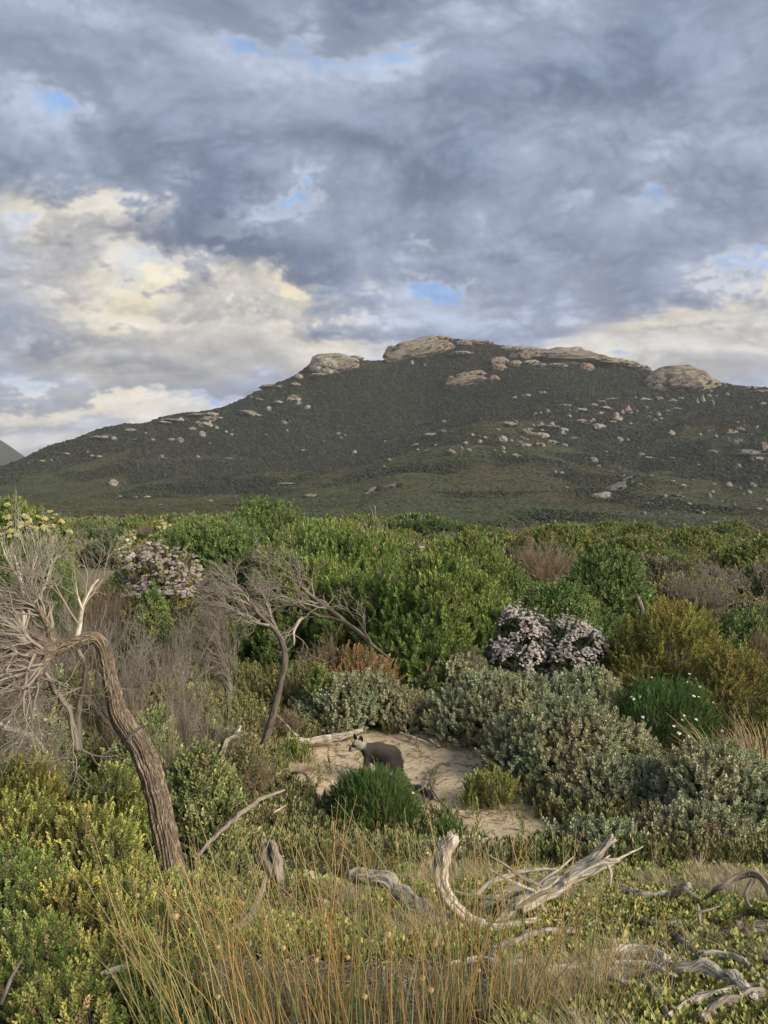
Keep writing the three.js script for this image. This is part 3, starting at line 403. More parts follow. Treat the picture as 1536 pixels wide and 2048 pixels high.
const singles = [[637, 752, 30, 7], [598, 755, 17, 8], [535, 774, 28, 5], [560, 774, 15, 4], [591, 771, 17, 7], [556, 806, 19, 5], [520, 800, 16, 3], [434, 857, 9, 6], [405, 870, 12, 9], [345, 842, 46, 5], [330, 846, 22, 4], [497, 828, 34, 9], [516, 832, 14, 5], [262, 862, 26, 6], [229, 878, 11, 6], [200, 876, 34, 5], [214, 873, 18, 4], [270, 880, 13, 3], [307, 881, 9, 5], [344, 881, 16, 5], [361, 882, 13, 9], [452, 865, 7, 5], [464, 870, 6, 4], [176, 905, 8, 4], [187, 914, 9, 6], [200, 914, 11, 4], [104, 921, 6, 3], [85, 923, 12, 4], [62, 927, 9, 3], [134, 908, 14, 4], [569, 847, 11, 7], [574, 863, 6, 5], [532, 871, 6, 4], [324, 915, 9, 7], [334, 918, 8, 4], [396, 914, 8, 4], [461, 918, 20, 3], [448, 925, 6, 3], [228, 968, 17, 11], [270, 997, 14, 5], [296, 996, 12, 6], [242, 995, 8, 5], [322, 1010, 10, 3], [572, 968, 44, 3], [620, 992, 24, 5], [709, 906, 9, 7], [606, 902, 10, 5], [648, 884, 5, 4], [503, 931, 4, 3], [422, 1002, 12, 3], [824, 727, 7, 7], [849, 731, 5, 4], [1029, 797, 10, 5], [1046, 794, 9, 6], [1056, 793, 10, 7], [1081, 788, 6, 6], [1088, 787, 8, 5], [1070, 829, 8, 5], [1081, 828, 6, 6], [1094, 823, 8, 6], [1018, 850, 24, 8], [1032, 844, 6, 3], [995, 860, 8, 4], [1004, 880, 17, 11], [1022, 882, 6, 4], [1005, 897, 8, 7], [1007, 905, 8, 4], [998, 911, 10, 3], [1030, 912, 16, 5], [959, 885, 9, 7], [930, 887, 10, 5], [922, 897, 7, 5], [902, 905, 15, 8], [937, 901, 12, 5], [970, 876, 9, 4], [888, 844, 9, 4], [962, 839, 7, 4], [777, 920, 10, 5], [771, 885, 7, 5], [770, 935, 10, 4], [1233, 839, 17, 9], [1225, 845, 16, 4], [1210, 818, 24, 6], [1200, 805, 20, 4], [1220, 800, 24, 4], [1162, 821, 24, 5], [1186, 811, 14, 5], [1124, 811, 16, 3], [1145, 878, 16, 5], [1127, 892, 14, 6], [1238, 880, 12, 8], [1255, 880, 6, 4], [1341, 868, 12, 9], [1298, 871, 5, 4], [1211, 905, 6, 4], [1280, 912, 16, 8], [1296, 917, 18, 5], [1186, 922, 17, 9], [1195, 933, 10, 4], [1395, 930, 6, 3], [1342, 917, 18, 3], [1423, 808, 8, 11], [1417, 793, 8, 6], [1432, 794, 6, 4], [1453, 790, 9, 6], [1421, 783, 6, 4], [1430, 874, 8, 6], [1422, 905, 20, 6], [1525, 810, 14, 7], [1501, 817, 5, 4], [1278, 969, 16, 3], [1416, 993, 9, 10], [1423, 985, 7, 6], [1425, 969, 8, 4], [1502, 972, 14, 10], [1496, 985, 10, 6], [1131, 975, 9, 3], [1122, 946, 8, 4], [1425, 1045, 12, 4], [1296, 1008, 18, 4], [1344, 963, 9, 4], [1530, 1000, 7, 5], [1514, 1019, 12, 4], [1110, 944, 5, 4], [1467, 1020, 7, 3], [1300, 952, 8, 3], [650, 905, 5, 3], [560, 940, 5, 3], [690, 872, 6, 4], [676, 868, 8, 4], [682, 876, 6, 3]];
const named = { '228,968': 'lone round boulder low on the left slope of the mountain', '902,905': 'tan wedge shaped boulder on the crest of the central spur', '1018,850': 'long leaning tan boulder at the left edge of the rock field', '1004,880': 'single round tan boulder in the rock field left of the heap', '497,828': 'flat pale slab standing alone on the left ridge', '345,842': 'thin pale slab lying along the crest of the left ridge', '1423,808': 'short pointed rock right of the two tall pointed rocks', '1341,868': 'lone squarish boulder on dark scrub below the pointed rocks', '709,906': 'small squarish boulder by itself left of the central gully', '620,992': 'flat pinkish slab at the foot of the slope left of centre', '572,968': 'thin pale streak of bare rock low on the left slope', '1238,880': 'lone tan boulder in dark scrub under the ragged wedge' };
singles.forEach(([px, py, w, h], i) => { const k = rr(), mi = k < 0.45 ? 0 : k < 0.8 ? 1 : 2, own = named[px + ',' + py], m = lump(null, 'granite_boulder', BOULDER[i % 6], [ROCK_PALE, ROCK_TAN, ROCK_GREY][mi], px, py, w * 0.95, h, null, (rr() - 0.5) * 0.3, 1); tag(m, own || smallLabel[mi], 'boulder', own ? null : smallLabel[mi].replace('small ', '').replace('boulder', 'boulders')); });
// many more small stones in the rock fields of the right hand slopes and along the left ridge
for (const [cx, cy, sx, sy, n, where] of [[1080, 870, 70, 32, 34, 'round the tan boulder heap in the rock field'], [1180, 830, 60, 22, 26, 'between the rock ledge and the ragged tan wedge'], [1300, 830, 60, 28, 24, 'in the jumble left of the two pointed rocks'], [1470, 880, 55, 40, 22, 'round the big grey boulders near the right edge'], [1360, 1000, 70, 36, 18, 'along the rock patches low on the right slope'], [1470, 970, 55, 50, 16, 'on the scrub below the big grey boulders'], [960, 880, 50, 26, 12, 'along the crest of the central spur'], [860, 880, 50, 24, 10, 'by the pale cliff in the central gully'], [300, 880, 130, 24, 18, 'along the crest of the left ridge'], [420, 840, 60, 20, 14, 'round the boulder stack on the left ridge'], [560, 800, 60, 30, 10, 'high on the left ridge under the knob'], [1150, 725, 90, 14, 12, 'at the foot of the long summit face']]) for (let i = 0; i < n * 0.5; i++) { const a = rr() * 6.283, q = Math.sqrt(-2 * Math.log(1 - 0.85 * rr())) * 0.7, px = cx + Math.cos(a) * q * sx, py = cy + Math.sin(a) * q * sy, w = 3.5 + 9 * rr() ** 2.5, h = w * (0.4 + 0.35 * rr()); if (px > 1560 || hitMountain(px, py) === null) continue; const k = rr(), mi = k < 0.4 ? 0 : k < 0.7 ? 1 : 2, m = lump(null, 'granite_boulder', BOULDER_SMALL[i % 3], [ROCK_PALE, ROCK_TAN, ROCK_GREY][mi], px, py, w, h, null, (rr() - 0.5) * 0.5, 1); const tone = ['pale', 'tan', 'grey'][mi]; tag(m, 'small ' + tone + ' stone ' + where, 'boulder', tone + ' stones ' + where); }
// radio masts on the saddle left of the summit
for (const [px, py0, py1, label] of [[775, 689, 714, 'tall thin radio mast on the saddle left of the summit crag'], [793, 684, 700, 'short thin radio mast standing on the summit crag']]) {
  const d = hitMountain(px, py1 + 2) ?? 2120, b = ray(px, py1, d), h = (py1 - py0) * d / FOCAL, g = thing('radio_mast', label, 'mast', [b.x, b.y - 6, b.z]), out = fresh(), r0 = 0.9;
  for (let k = 0; k < 3; k++) { const a = k * 2.094, c = Math.cos(a), s = Math.sin(a); rawTube([V(c * r0, 0, s * r0), V(c * 0.45, h + 6, s * 0.45)], [0.16, 0.12], 5, out); for (let q = 0; q < 12; q++) { const y = (h + 6) * q / 12, y2 = (h + 6) * (q + 1) / 12, a2 = a + 2.094, rq = lerp(r0, 0.45, q / 12), r2 = lerp(r0, 0.45, (q + 1) / 12); rawTube([V(c * rq, y, s * rq), V(Math.cos(a2) * r2, y2, Math.sin(a2) * r2)], [0.08, 0.08], 4, out); } }
  const steel = new THREE.MeshStandardMaterial({ color: new THREE.Color(0.32, 0.32, 0.33), roughness: 0.6, metalness: 0.4 }); mesh('lattice', toGeo(out), steel, g);
  const dish = new THREE.CylinderGeometry(1.3, 1.1, 0.7, 14); dish.rotateX(Math.PI / 2); const m = mesh('dish', dish, steel, g); m.position.set(0.9, h * 0.72 + 6, 0.6); const tip = mesh('antenna', new THREE.CylinderGeometry(0.08, 0.14, 5, 6), steel, g); tip.position.set(0, h + 8, 0);
}
// scrub and low forest over the slopes, greens darkened to carry cloud shadow
{
  const clump = (seed, n, R, s) => { const r = rng(seed), pos = [], idx = [], col = []; for (let i = 0; i < n; i++) { const u = r() * 1.3 - 0.3, ph = r() * 6.283, q = Math.sqrt(Math.max(0, 1 - u * u)), f = R * (0.7 + 0.4 * r()), c = V(Math.cos(ph) * q * f, u * f * 0.75, Math.sin(ph) * q * f), nn = V(Math.cos(ph) * q, u + 0.5, Math.sin(ph) * q).add(V(r() - 0.5, r() - 0.5, r() - 0.5)).normalize(), a = V(nn.y, -nn.x, nn.z * 0.3).normalize(), b = V().crossVectors(nn, a).normalize(), k = pos.length / 3, v = 0.75 + 0.5 * r(); for (const [x, y] of [[-1, -0.6], [0.8, -0.9], [1, 0.7], [-0.7, 0.9]]) { const p = c.clone().addScaledVector(a, x * s).addScaledVector(b, y * s); pos.push(p.x, p.y, p.z); col.push(v, v, v); } idx.push(k, k + 1, k + 2, k, k + 2, k + 3); } const g = new THREE.BufferGeometry(); g.setAttribute('position', new THREE.Float32BufferAttribute(pos, 3)); g.setAttribute('color', new THREE.Float32BufferAttribute(col, 3)); g.setIndex(idx); g.computeVertexNormals(); return g; };
  const r = rng(909), geos = [clump(1, 34, 1, 0.36), clump(2, 34, 1, 0.36)], lists = [[], []];
  for (let i = 0; i < 175000; i++) {
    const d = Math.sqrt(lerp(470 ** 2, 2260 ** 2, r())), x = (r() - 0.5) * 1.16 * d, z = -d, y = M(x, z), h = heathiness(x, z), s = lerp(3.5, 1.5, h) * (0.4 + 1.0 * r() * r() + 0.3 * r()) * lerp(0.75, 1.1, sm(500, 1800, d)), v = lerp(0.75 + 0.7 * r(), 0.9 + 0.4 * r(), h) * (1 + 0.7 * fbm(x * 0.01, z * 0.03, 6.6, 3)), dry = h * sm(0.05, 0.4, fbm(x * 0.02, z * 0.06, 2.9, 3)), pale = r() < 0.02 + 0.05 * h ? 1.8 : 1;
    if (y < -13) continue;
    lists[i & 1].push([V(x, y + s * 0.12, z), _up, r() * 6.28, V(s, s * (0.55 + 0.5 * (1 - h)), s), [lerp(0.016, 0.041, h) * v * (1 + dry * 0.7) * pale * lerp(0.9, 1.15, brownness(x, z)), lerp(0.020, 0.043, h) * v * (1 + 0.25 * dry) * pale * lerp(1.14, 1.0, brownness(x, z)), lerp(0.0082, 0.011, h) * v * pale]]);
  }
  for (const [c, a, b, e, tilt] of slabs) {                     // bushes crowd round the rocks and root in their joints
    const n = Math.round(4 + a * 0.6); for (let i = 0; i < n; i++) { const ph = r() * 6.283, low = r() < 0.72, el = low ? -0.25 + 0.45 * r() : 0.3 + 0.9 * r(), jx = Math.cos(ph) * Math.cos(el), jz = Math.abs(Math.sin(ph)) * Math.cos(el), jy = Math.sin(el), joint = n3(jx * 2.4 + c.x, jy * 2.4, jz * 2.4); if (!low && Math.abs(joint) > 0.09) continue; const x = jx * a * 1.02, y = jy * b * 1.0, s = (low ? 2.2 : 1.3) * (0.5 + r()), v = 0.5 + 0.9 * r(), ct = Math.cos(tilt), st = Math.sin(tilt); lists[i & 1].push([V(c.x + x * ct - y * st, c.y + x * st + y * ct, c.z + jz * e * 1.02 + Math.min(a, b * 2.5) * 0.2), _up, r() * 6.28, V(s, s * 0.9, s), [0.020 * v, 0.0225 * v, 0.0095 * v]]); }
  }
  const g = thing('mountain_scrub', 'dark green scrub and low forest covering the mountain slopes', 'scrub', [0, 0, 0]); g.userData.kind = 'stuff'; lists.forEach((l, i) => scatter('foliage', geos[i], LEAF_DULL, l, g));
  // bare grey stems of an old burn halfway up the left slope
  const st = fresh(); for (let i = 0; i < 420; i++) { const px = 250 + r() * 250, py = 918 + 14 * Math.sin(px * 0.02) + (r() - 0.5) * 34, d = hitMountain(px, py); if (!d) continue; const b = ray(px, py, d), hh = 3 + 4 * r(); rawTube([V(b.x, b.y - 1, b.z), V(b.x + (r() - 0.5) * 2, b.y + hh, b.z)], [0.22, 0.1], 3, st); }
  tag(mesh('dead_stems', toGeo(st), TWIG_GREY, null, 'stuff'), 'thin band of bare grey stems halfway up the left slope', 'dead trees');
}
// heath from the near shrubs out to the foot of the mountain
{
  const r = rng(313), lists = [[], [], []], geos = [sprig({ n: 46, len: 0.55, w: 0.17, stem: 0.75, spread: 1.2, wild: 0.9 }, 61), sprig({ n: 46, len: 0.5, w: 0.15, stem: 0.6, spread: 1.3, wild: 0.9 }, 62), sprig({ n: 40, len: 0.7, w: 0.05, stem: 0.7, spread: 0.9, wild: 0.7 }, 63)];
  for (let i = 0; i < 60000; i++) {
    const d = Math.sqrt(lerp(42 ** 2, 470 ** 2, r() ** 1.35)), x = (r() - 0.5) * 1.25 * d, z = -d, y = T(x, z), m = fbm(x * 0.05, z * 0.05, 3.2, 4), m2 = fbm(x * 0.11, z * 0.11, 9.2, 3), v = 0.7 + 0.6 * r();
    const s = (0.9 + 0.9 * sm(60, 300, d)) * (0.55 + 0.9 * r()) * (1 + 1.1 * Math.max(0, m)), kind = m2 > 0.22 ? 2 : m > 0 ? 0 : 1;
    const c = kind === 2 ? (m > 0 ? [0.19, 0.145, 0.09] : [0.20, 0.18, 0.135]) : kind === 0 ? [0.11, 0.15, 0.038] : m2 < -0.15 ? [0.165, 0.18, 0.075] : [0.17, 0.18, 0.05];
    lists[kind].push([V(x, y + 0.1 + Math.max(0, m) * 1.4 * r(), z), V((r() - 0.5) * 0.9, 1, (r() - 0.5) * 0.9).normalize(), r() * 6.28, s, c.map((q) => q * v)]);
  }
  const g = thing('heath_scrub', 'far coastal heath of green and brown scrub running to the mountain foot', 'heath', [0, 0, 0]); g.userData.kind = 'stuff'; lists.forEach((l, i) => scatter('foliage', geos[i], LEAF_DULL, l, g));
}

// ───────────────────────── shrubs one can tell apart ─────────────────────────
shrub('wattle_shrub', 'tall bright green wattle thicket at the centre, its back crest highest', 'shrub', 'wattle', 670, 1026, 340, 18, { lobes: 18, dens: 0.95 });
shrub('wattle_shrub', 'dense green wattle thicket right of centre behind the silvery bushes', 'shrub', 'wattle', 870, 1092, 300, 14.2, { lobes: 18, dep: 2.6 });
shrub('wattle_shrub', 'green wattle bush on the left side of the central thicket', 'shrub', 'wattle', 610, 1098, 260, 16, { lobes: 14 });
shrub('wattle_shrub', 'green wattle bush low in the middle of the central thicket', 'shrub', 'wattle', 740, 1130, 220, 15, { lobes: 12 });
shrub('rounded_shrub', 'rounded dark green shrub like a dome left of the wattle thicket', 'shrub', 'broad', 535, 984, 235, 21, { lobes: 17, dens: 1.1, flat: 0.6 });
shrub('rounded_shrub', 'wide dark green dome shrub behind the pink flowering bush', 'shrub', 'broad', 415, 1022, 260, 19, { lobes: 17, dens: 1.1, flat: 0.6 });
shrub('rounded_shrub', 'small dark green leafy bush under the pink flowering bush', 'shrub', 'broad', 308, 1165, 76, 13, {});
shrub('yellow_tipped_shrub', 'green shrub with cream flower tips at the left edge', 'shrub', 'wattle', 45, 1008, 210, 17, { lobes: 14, flowers: { n: 260, geo: FLOWER_BIG, color: [0.38, 0.35, 0.13], above: 0.8, scale: 1.2 } });
shrub('green_shrub', 'loose bright green shrub at the left edge below the cream tips', 'shrub', 'lime', 60, 1072, 170, 15, { tint: { color: [0.10, 0.16, 0.045] } });
shrub('pink_flowering_shrub', 'bush covered in pinkish white blossom left of the wattle thicket', 'flowering shrub', 'olive', 335, 1090, 170, 15.2, { dens: 0.7, dep: 2.0, tint: { color: [0.075, 0.085, 0.045] }, flowers: { n: 1100, geo: FLOWER_BIG, color: [0.30, 0.265, 0.225], scale: 0.6, above: 0.62, clump: 2.4, cut: -0.12 } });
shrub('pink_flowering_shrub', 'small spray of pinkish white blossom beside the larger pink bush', 'flowering shrub', 'olive', 283, 1080, 55, 16, { dens: 0.6, flowers: { n: 160, geo: FLOWER_BIG, color: [0.55, 0.47, 0.46], above: 0.3 } });
shrub('cream_flowering_shrub', 'shrub topped with cream blossom behind the pink flowering bush', 'flowering shrub', 'olive', 328, 1043, 72, 23, { flowers: { n: 420, geo: FLOWER_BIG, color: [0.46, 0.44, 0.22], scale: 0.8, above: 0.5 } });
shrub('cream_flowering_shrub', 'slender pale green shrub with cream heads above the brown twigs', 'flowering shrub', 'coast', 252, 1052, 40, 20, { dep: 0.5, dens: 0.5, tint: { color: [0.33, 0.36, 0.20] }, flowers: { n: 90, geo: FLOWER_BIG, color: [0.44, 0.46, 0.25], above: 0.6, scale: 0.6 } });
shrub('rust_shrub', 'rust orange dry shrub in front of the wattle thicket', 'shrub', 'rust', 712, 1290, 165, 12.6, { dens: 0.85 });
shrub('lime_shrub', 'small bright lime green tuft left of the rust orange shrub', 'shrub', 'lime', 640, 1322, 48, 11.9, { dens: 1.2 });
shrub('silver_shrub', 'silvery grey bush just behind the wallaby', 'shrub', 'grey', 715, 1335, 210, 12.0, { lobes: 12 });
shrub('silver_shrub', 'silvery grey bush at the foot of the wattle thicket', 'shrub', 'grey', 890, 1262, 175, 13.4, { lobes: 11 });
shrub('silver_shrub', 'low silvery grey bush between the rust shrub and the sand', 'shrub', 'grey', 815, 1375, 110, 12.0, {});
shrub('silver_shrub', 'broad pale silvery bush behind the right side of the sand', 'shrub', 'grey', 1010, 1335, 290, 11.6, { lobes: 14 });
shrub('silver_shrub', 'pale silvery bush at the right of the white flowering bush', 'shrub', 'grey', 1170, 1332, 170, 11.6, { lobes: 10 });
shrub('silver_shrub', 'big silvery bush overhanging the right edge of the sand', 'shrub', 'grey', 1130, 1385, 310, 10.2, { lobes: 16, max: 6500 });
shrub('silver_shrub', 'large dark silvery bush at the right edge of the picture', 'shrub', 'grey', 1440, 1478, 270, 8.7, { lobes: 14, max: 6500 });
shrub('silver_shrub', 'silvery bush right of the sand with dark hollows under it', 'shrub', 'grey', 1225, 1500, 240, 9.2, { lobes: 13 });
shrub('silver_shrub', 'silvery bush in the lower right corner of the thicket', 'shrub', 'grey', 1370, 1600, 250, 7.6, { lobes: 12 });
shrub('silver_shrub', 'low silvery bush behind the forked driftwood', 'shrub', 'grey', 1205, 1640, 230, 7.4, { lobes: 11, dens: 0.9 });
shrub('silver_shrub', 'small sparse silvery bush behind the upright driftwood', 'shrub', 'grey', 925, 1680, 210, 7.2, { dens: 0.8 });
shrub('white_flowering_shrub', 'bush covered in white blossom on the right, its left half', 'flowering shrub', 'olive', 1040, 1212, 130, 13.4, { dens: 0.55, tint: { color: [0.06, 0.075, 0.035], altShare: 0 }, flowers: { n: 2400, color: [0.43, 0.39, 0.345], scale: 0.64, above: 0.12, clump: 3.6, cut: -0.12 } });
shrub('white_flowering_shrub', 'bush covered in white blossom on the right, its right half', 'flowering shrub', 'olive', 1145, 1228, 130, 13.2, { dens: 0.55, tint: { color: [0.06, 0.075, 0.035], altShare: 0 }, flowers: { n: 2100, color: [0.42, 0.38, 0.34], scale: 0.64, above: 0.12, clump: 3.6, cut: -0.122 } });
shrub('olive_shrub', 'large olive yellow shrub at the right above the dark green bush', 'shrub', 'olive', 1335, 1192, 240, 13, { lobes: 15 });
shrub('olive_shrub', 'lower olive yellow shrub at the right edge', 'shrub', 'olive', 1465, 1290, 180, 11.6, { lobes: 12, tint: { color: [0.18, 0.19, 0.05] } });
shrub('needle_shrub', 'dark green feathery bush that hides the legs of the wallaby', 'shrub', 'needle', 747, 1532, 174, 8.62, { lobes: 18, dens: 4.4, dep: 0.85, max: 9000, scale: 0.62, flat: 0.75, flowers: { n: 4, geo: DAISY, color: [0.6, 0.6, 0.52], above: 0.6, scale: 0.45 } });
shrub('needle_shrub', 'dark green feathery bush with white daisies at the right', 'shrub', 'needle', 1328, 1352, 205, 11, { lobes: 13, dens: 2.4, max: 8000, scale: 0.75, flowers: { n: 44, geo: DAISY, color: [0.8, 0.8, 0.74], above: 0.1, scale: 0.75 } });
shrub('needle_shrub', 'small dark green feathery tuft below the wallaby tail', 'shrub', 'needle', 895, 1640, 80, 7.9, { dens: 2.2, scale: 0.7 });
shrub('coast_shrub', 'green spreading shrub behind the white flowering bush', 'shrub', 'broad', 1110, 1160, 250, 16.5, { lobes: 14 });
shrub('coast_shrub', 'fresh green shrub at the right edge beyond the olive shrubs', 'shrub', 'broad', 1490, 1210, 150, 16, { lobes: 9 });
shrub('coast_shrub', 'yellow green leafy bush close behind the leaning bark trunk', 'shrub', 'coast', 400, 1490, 170, 6.6, { lobes: 11, dens: 1.2 });
shrub('coast_shrub', 'low leafy bush between the bark trunk and the dead twigs', 'shrub', 'coast', 300, 1420, 160, 8.0, { lobes: 9 });
shrub('coast_shrub', 'pale leafy bush with white flecks at the left under the dead branches', 'shrub', 'coast', 90, 1425, 210, 8.2, { lobes: 11, flowers: { n: 90, geo: DAISY, color: [0.62, 0.62, 0.5], above: 0.1, scale: 0.6 } });
shrub('coast_shrub', 'greenish yellow herb patch right of the sand edge', 'shrub', 'lime', 985, 1545, 110, 9.3, { dens: 0.9 });
shrub('coast_shrub', 'low green bush in the hollow behind the fallen log', 'shrub', 'lime', 590, 1500, 60, 10.6, { h: 0.25, dens: 1 });
// near left: pale tipped scrub, one bush after another down the bank
const TEA = [['at the left edge just under the dead branches', 40, 1500, 200, 6.6, 'tea'], ['beside the bark trunk halfway up it', 230, 1530, 170, 6.3, 'tea'], ['at the left edge level with the middle of the trunk', 30, 1590, 230, 5.4, 'tea'], ['left of the trunk with yellow tips', 180, 1600, 200, 5.3, 'tea'], ['wrapped round the foot of the bark trunk', 280, 1730, 190, 4.9, 'tea'], ['right of the foot of the bark trunk', 405, 1755, 110, 4.9, 'tea'], ['at the left edge below the dead twigs', 20, 1700, 270, 4.3, 'teaSide'], ['in the middle of the lower left bank', 180, 1740, 260, 4.2, 'tea'], ['below the trunk foot and left of the sedge', 340, 1800, 210, 4.2, 'tea'], ['in the lower left corner', 40, 1840, 280, 3.5, 'teaSide'], ['low on the bank left of the first sedge stems', 220, 1870, 240, 3.55, 'tea'], ['at the bottom edge under the sedge on the left', 320, 1950, 200, 3.2, 'teaSide'], ['at the bottom edge left of the sedge', 130, 1960, 240, 3.05, 'teaSide']];
TEA.forEach(([where, px, top, w, d, kind], i) => { STY.teaSide = { ...STY.tea, spr: 'teaSide', color: [0.115, 0.15, 0.036], alt: [0.22, 0.23, 0.07], altShare: 0.25 }; shrub('tea_shrub', 'pale tipped green shrub ' + where, 'shrub', kind, px, top, w, d, { dens: 1.75, max: 5200, lobes: 13, scale: 0.9, dep: Math.max(0.5, w / FOCAL * d * 0.85) }); });
shrub('tea_shrub', 'orange green low shrub in the middle of the slope behind the split log', 'shrub', 'rust', 690, 1690, 210, 6.6, { dens: 1.1, scale: 0.7, tint: { color: [0.19, 0.17, 0.06], alt: [0.26, 0.17, 0.07] } });
shrub('tea_shrub', 'yellow green low shrub left of the split log', 'shrub', 'lime', 560, 1740, 190, 5.4, { dens: 1.5, scale: 0.6, tint: { color: [0.19, 0.21, 0.06] } });
shrub('tea_shrub', 'green low shrub between the stump and the bark trunk', 'shrub', 'coast', 450, 1660, 110, 6.2, { dens: 1.1, scale: 0.8 });

// bare twiggy bushes
const twig = (name, label, px, top, wpx, d, mat, o = {}) => {
  const r = rng(shrubSeed++), at = onGround(px, d), h = Math.max(0.3, EYE - (top - CY) / FOCAL * d - at.y), w = wpx / FOCAL * d, g = thing(name, label, o.cat || 'dead shrub', [at.x, at.y - 0.03, at.z], 0, o.group), thin = fresh(), thick = fresh();
  const n = o.stems ?? 7; for (let i = 0; i < n; i++) { const a = i / n * 6.283 + r(), lean = o.lean ?? 0.55; grow(thin, r, V((r() - 0.5) * w * 0.12, 0, (r() - 0.5) * w * 0.12), V(Math.cos(a) * lean * w / h, 1, Math.sin(a) * lean * w / h * 0.7).normalize(), h * (o.reach ?? 0.62) * (0.75 + 0.5 * r()), (o.rad ?? 0.016) * (0.7 + 0.6 * r()), o.level ?? 3, { wiggle: o.wiggle ?? 0.28, bias: o.bias ?? _up, pull: o.pull ?? 0.35, spread: o.spread ?? 0.6, shrink: o.shrink ?? 0.58, min: o.min ?? 0.0022, kids: o.kids ?? [6, 6, 6], thick }); }
  const thinGeo = toGeo(thin); mesh('branch', toGeo(thick), mat, g); const fit = (gs) => { const bx = new THREE.Box3(); gs.forEach((q) => { q.computeBoundingBox(); bx.union(q.boundingBox); }); const sy = h / (bx.max.y || 1), sx = w / (bx.max.x - bx.min.x); gs.forEach((q) => q.scale(sx, sy, sx)); }; fit([g.children[0].geometry, thinGeo]);
  const t = mesh('twig', thinGeo, o.twigMat || mat, g, 'stuff'); return g;
};
twig('brown_twig_shrub', 'brown leafless shrub at the left between green shrub and pink blossom', 205, 1085, 130, 14, TWIG_BROWN, { stems: 10, kids: [9, 7, 6], min: 0.004 });
twig('brown_twig_shrub', 'wide pale brown leafless thicket right of the wattle crest', 1085, 1045, 165, 27, TWIG_TAN, { stems: 16, kids: [8, 6, 6], min: 0.009, rad: 0.03 });
twig('brown_twig_shrub', 'reddish brown dry twigs on the right shoulder of the wattle thicket', 965, 1130, 60, 14.6, TWIG_BROWN, { stems: 6, min: 0.0045 });
twig('brown_twig_shrub', 'dark brown leafless shrub at the right edge beside olive shrubs', 1505, 1235, 90, 14, TWIG_BROWN, { stems: 8, min: 0.005 });
twig('grey_twig_shrub', 'tangle of grey bare branches at the right under cream blossom', 1400, 1108, 190, 21, TWIG_GREY, { stems: 12, kids: [6, 6, 6], min: 0.007, rad: 0.035, wiggle: 0.45, lean: 0.8 });
twig('grey_twig_shrub', 'grey dead thicket in the middle left behind the bark trunk', 250, 1200, 190, 9.6, TWIG_GREY, { stems: 9, kids: [6, 5, 5], min: 0.0046 });
twig('grey_twig_shrub', 'grey dead thicket between the bark trunk and the dark leaning trunk', 370, 1195, 170, 9.0, TWIG_GREY, { stems: 9, kids: [6, 5, 5], min: 0.0044 });
twig('grey_twig_shrub', 'grey bare sapling with forked pale stems right of the bark trunk', 335, 1290, 120, 6.9, TWIG_TAN, { stems: 4, kids: [5, 5, 5], lean: 0.3, min: 0.0022, rad: 0.014 });
twig('grey_twig_shrub', 'grey dead thicket at the left edge above the bent trunk', 60, 1120, 200, 9.0, TWIG_GREY, { stems: 10, kids: [7, 7, 6], min: 0.003, twigMat: TWIG_GREY });
twig('grey_twig_shrub', 'low grey dead brush at the left under the bent trunk', 60, 1340, 220, 7.2, TWIG_GREY, { stems: 10, lean: 0.9, kids: [6, 6, 6], min: 0.0026 });
twig('grey_twig_shrub', 'low grey dead brush in the dip left of the fallen log', 455, 1400, 120, 9.6, TWIG_GREY, { stems: 7, lean: 0.9, kids: [5, 6, 6], min: 0.003 });
twig('grey_twig_shrub', 'dry pale brush under the dead tree in front of the wattle', 640, 1235, 110, 13, TWIG_TAN, { stems: 9, lean: 0.5, kids: [6, 6, 5], min: 0.004 });
twig('grey_twig_shrub', 'fine grey twigs in the silvery bush behind the sand', 940, 1270, 80, 13, TWIG_GREY, { stems: 7, kids: [6, 5, 5], min: 0.003 });
twig('grey_twig_shrub', 'small reddish bare twigs beside the sand below the wallaby tail', 985, 1655, 90, 7.6, TWIG_BROWN, { stems: 5, kids: [3, 3, 4], min: 0.0024 });
twig('grey_twig_shrub', 'grey bare treetop rising on the skyline of the near heath', 745, 1005, 80, 30, TWIG_PALE, { stems: 4, kids: [2, 3, 4], min: 0.012, rad: 0.04, lean: 0.4 });
twig('grey_twig_shrub', 'grey bare bush on the left heath behind the cream tips', 128, 1020, 70, 24, TWIG_GREY, { stems: 8, kids: [5, 5, 5], min: 0.008, rad: 0.03 });
twig('grey_twig_shrub', 'brown dry brush on the bank below the dark leaning trunk', 500, 1480, 120, 9.0, TWIG_BROWN, { stems: 9, lean: 0.8, kids: [6, 5, 5], min: 0.0026 });

twig('grey_twig_shrub', 'broad grey dead thicket at the left behind the bent trunk, its right half', 170, 1165, 240, 11.5, TWIG_GREY, { stems: 16, kids: [6, 6, 5], min: 0.0066, rad: 0.042 });
twig('grey_twig_shrub', 'broad grey dead thicket at the far left behind the bent trunk', 20, 1150, 220, 11.0, TWIG_GREY, { stems: 15, kids: [6, 6, 5], min: 0.0066, rad: 0.042 });
twig('grey_twig_shrub', 'dense grey dead thicket before the pink blossom', 330, 1200, 220, 11.2, TWIG_GREY, { stems: 16, kids: [6, 6, 5], min: 0.0064, rad: 0.04 });
twig('grey_twig_shrub', 'swept grey dead twigs left of the wattle thicket', 460, 1165, 150, 12.4, TWIG_GREY, { stems: 12, kids: [7, 6, 5], min: 0.0058, bias: V(-0.8, 0.5, 0), pull: 0.5 });
twig('grey_twig_shrub', 'knee high grey brush between the two dead trees', 400, 1330, 200, 9.0, TWIG_GREY, { stems: 14, lean: 0.9, kids: [7, 6, 6], min: 0.003 });
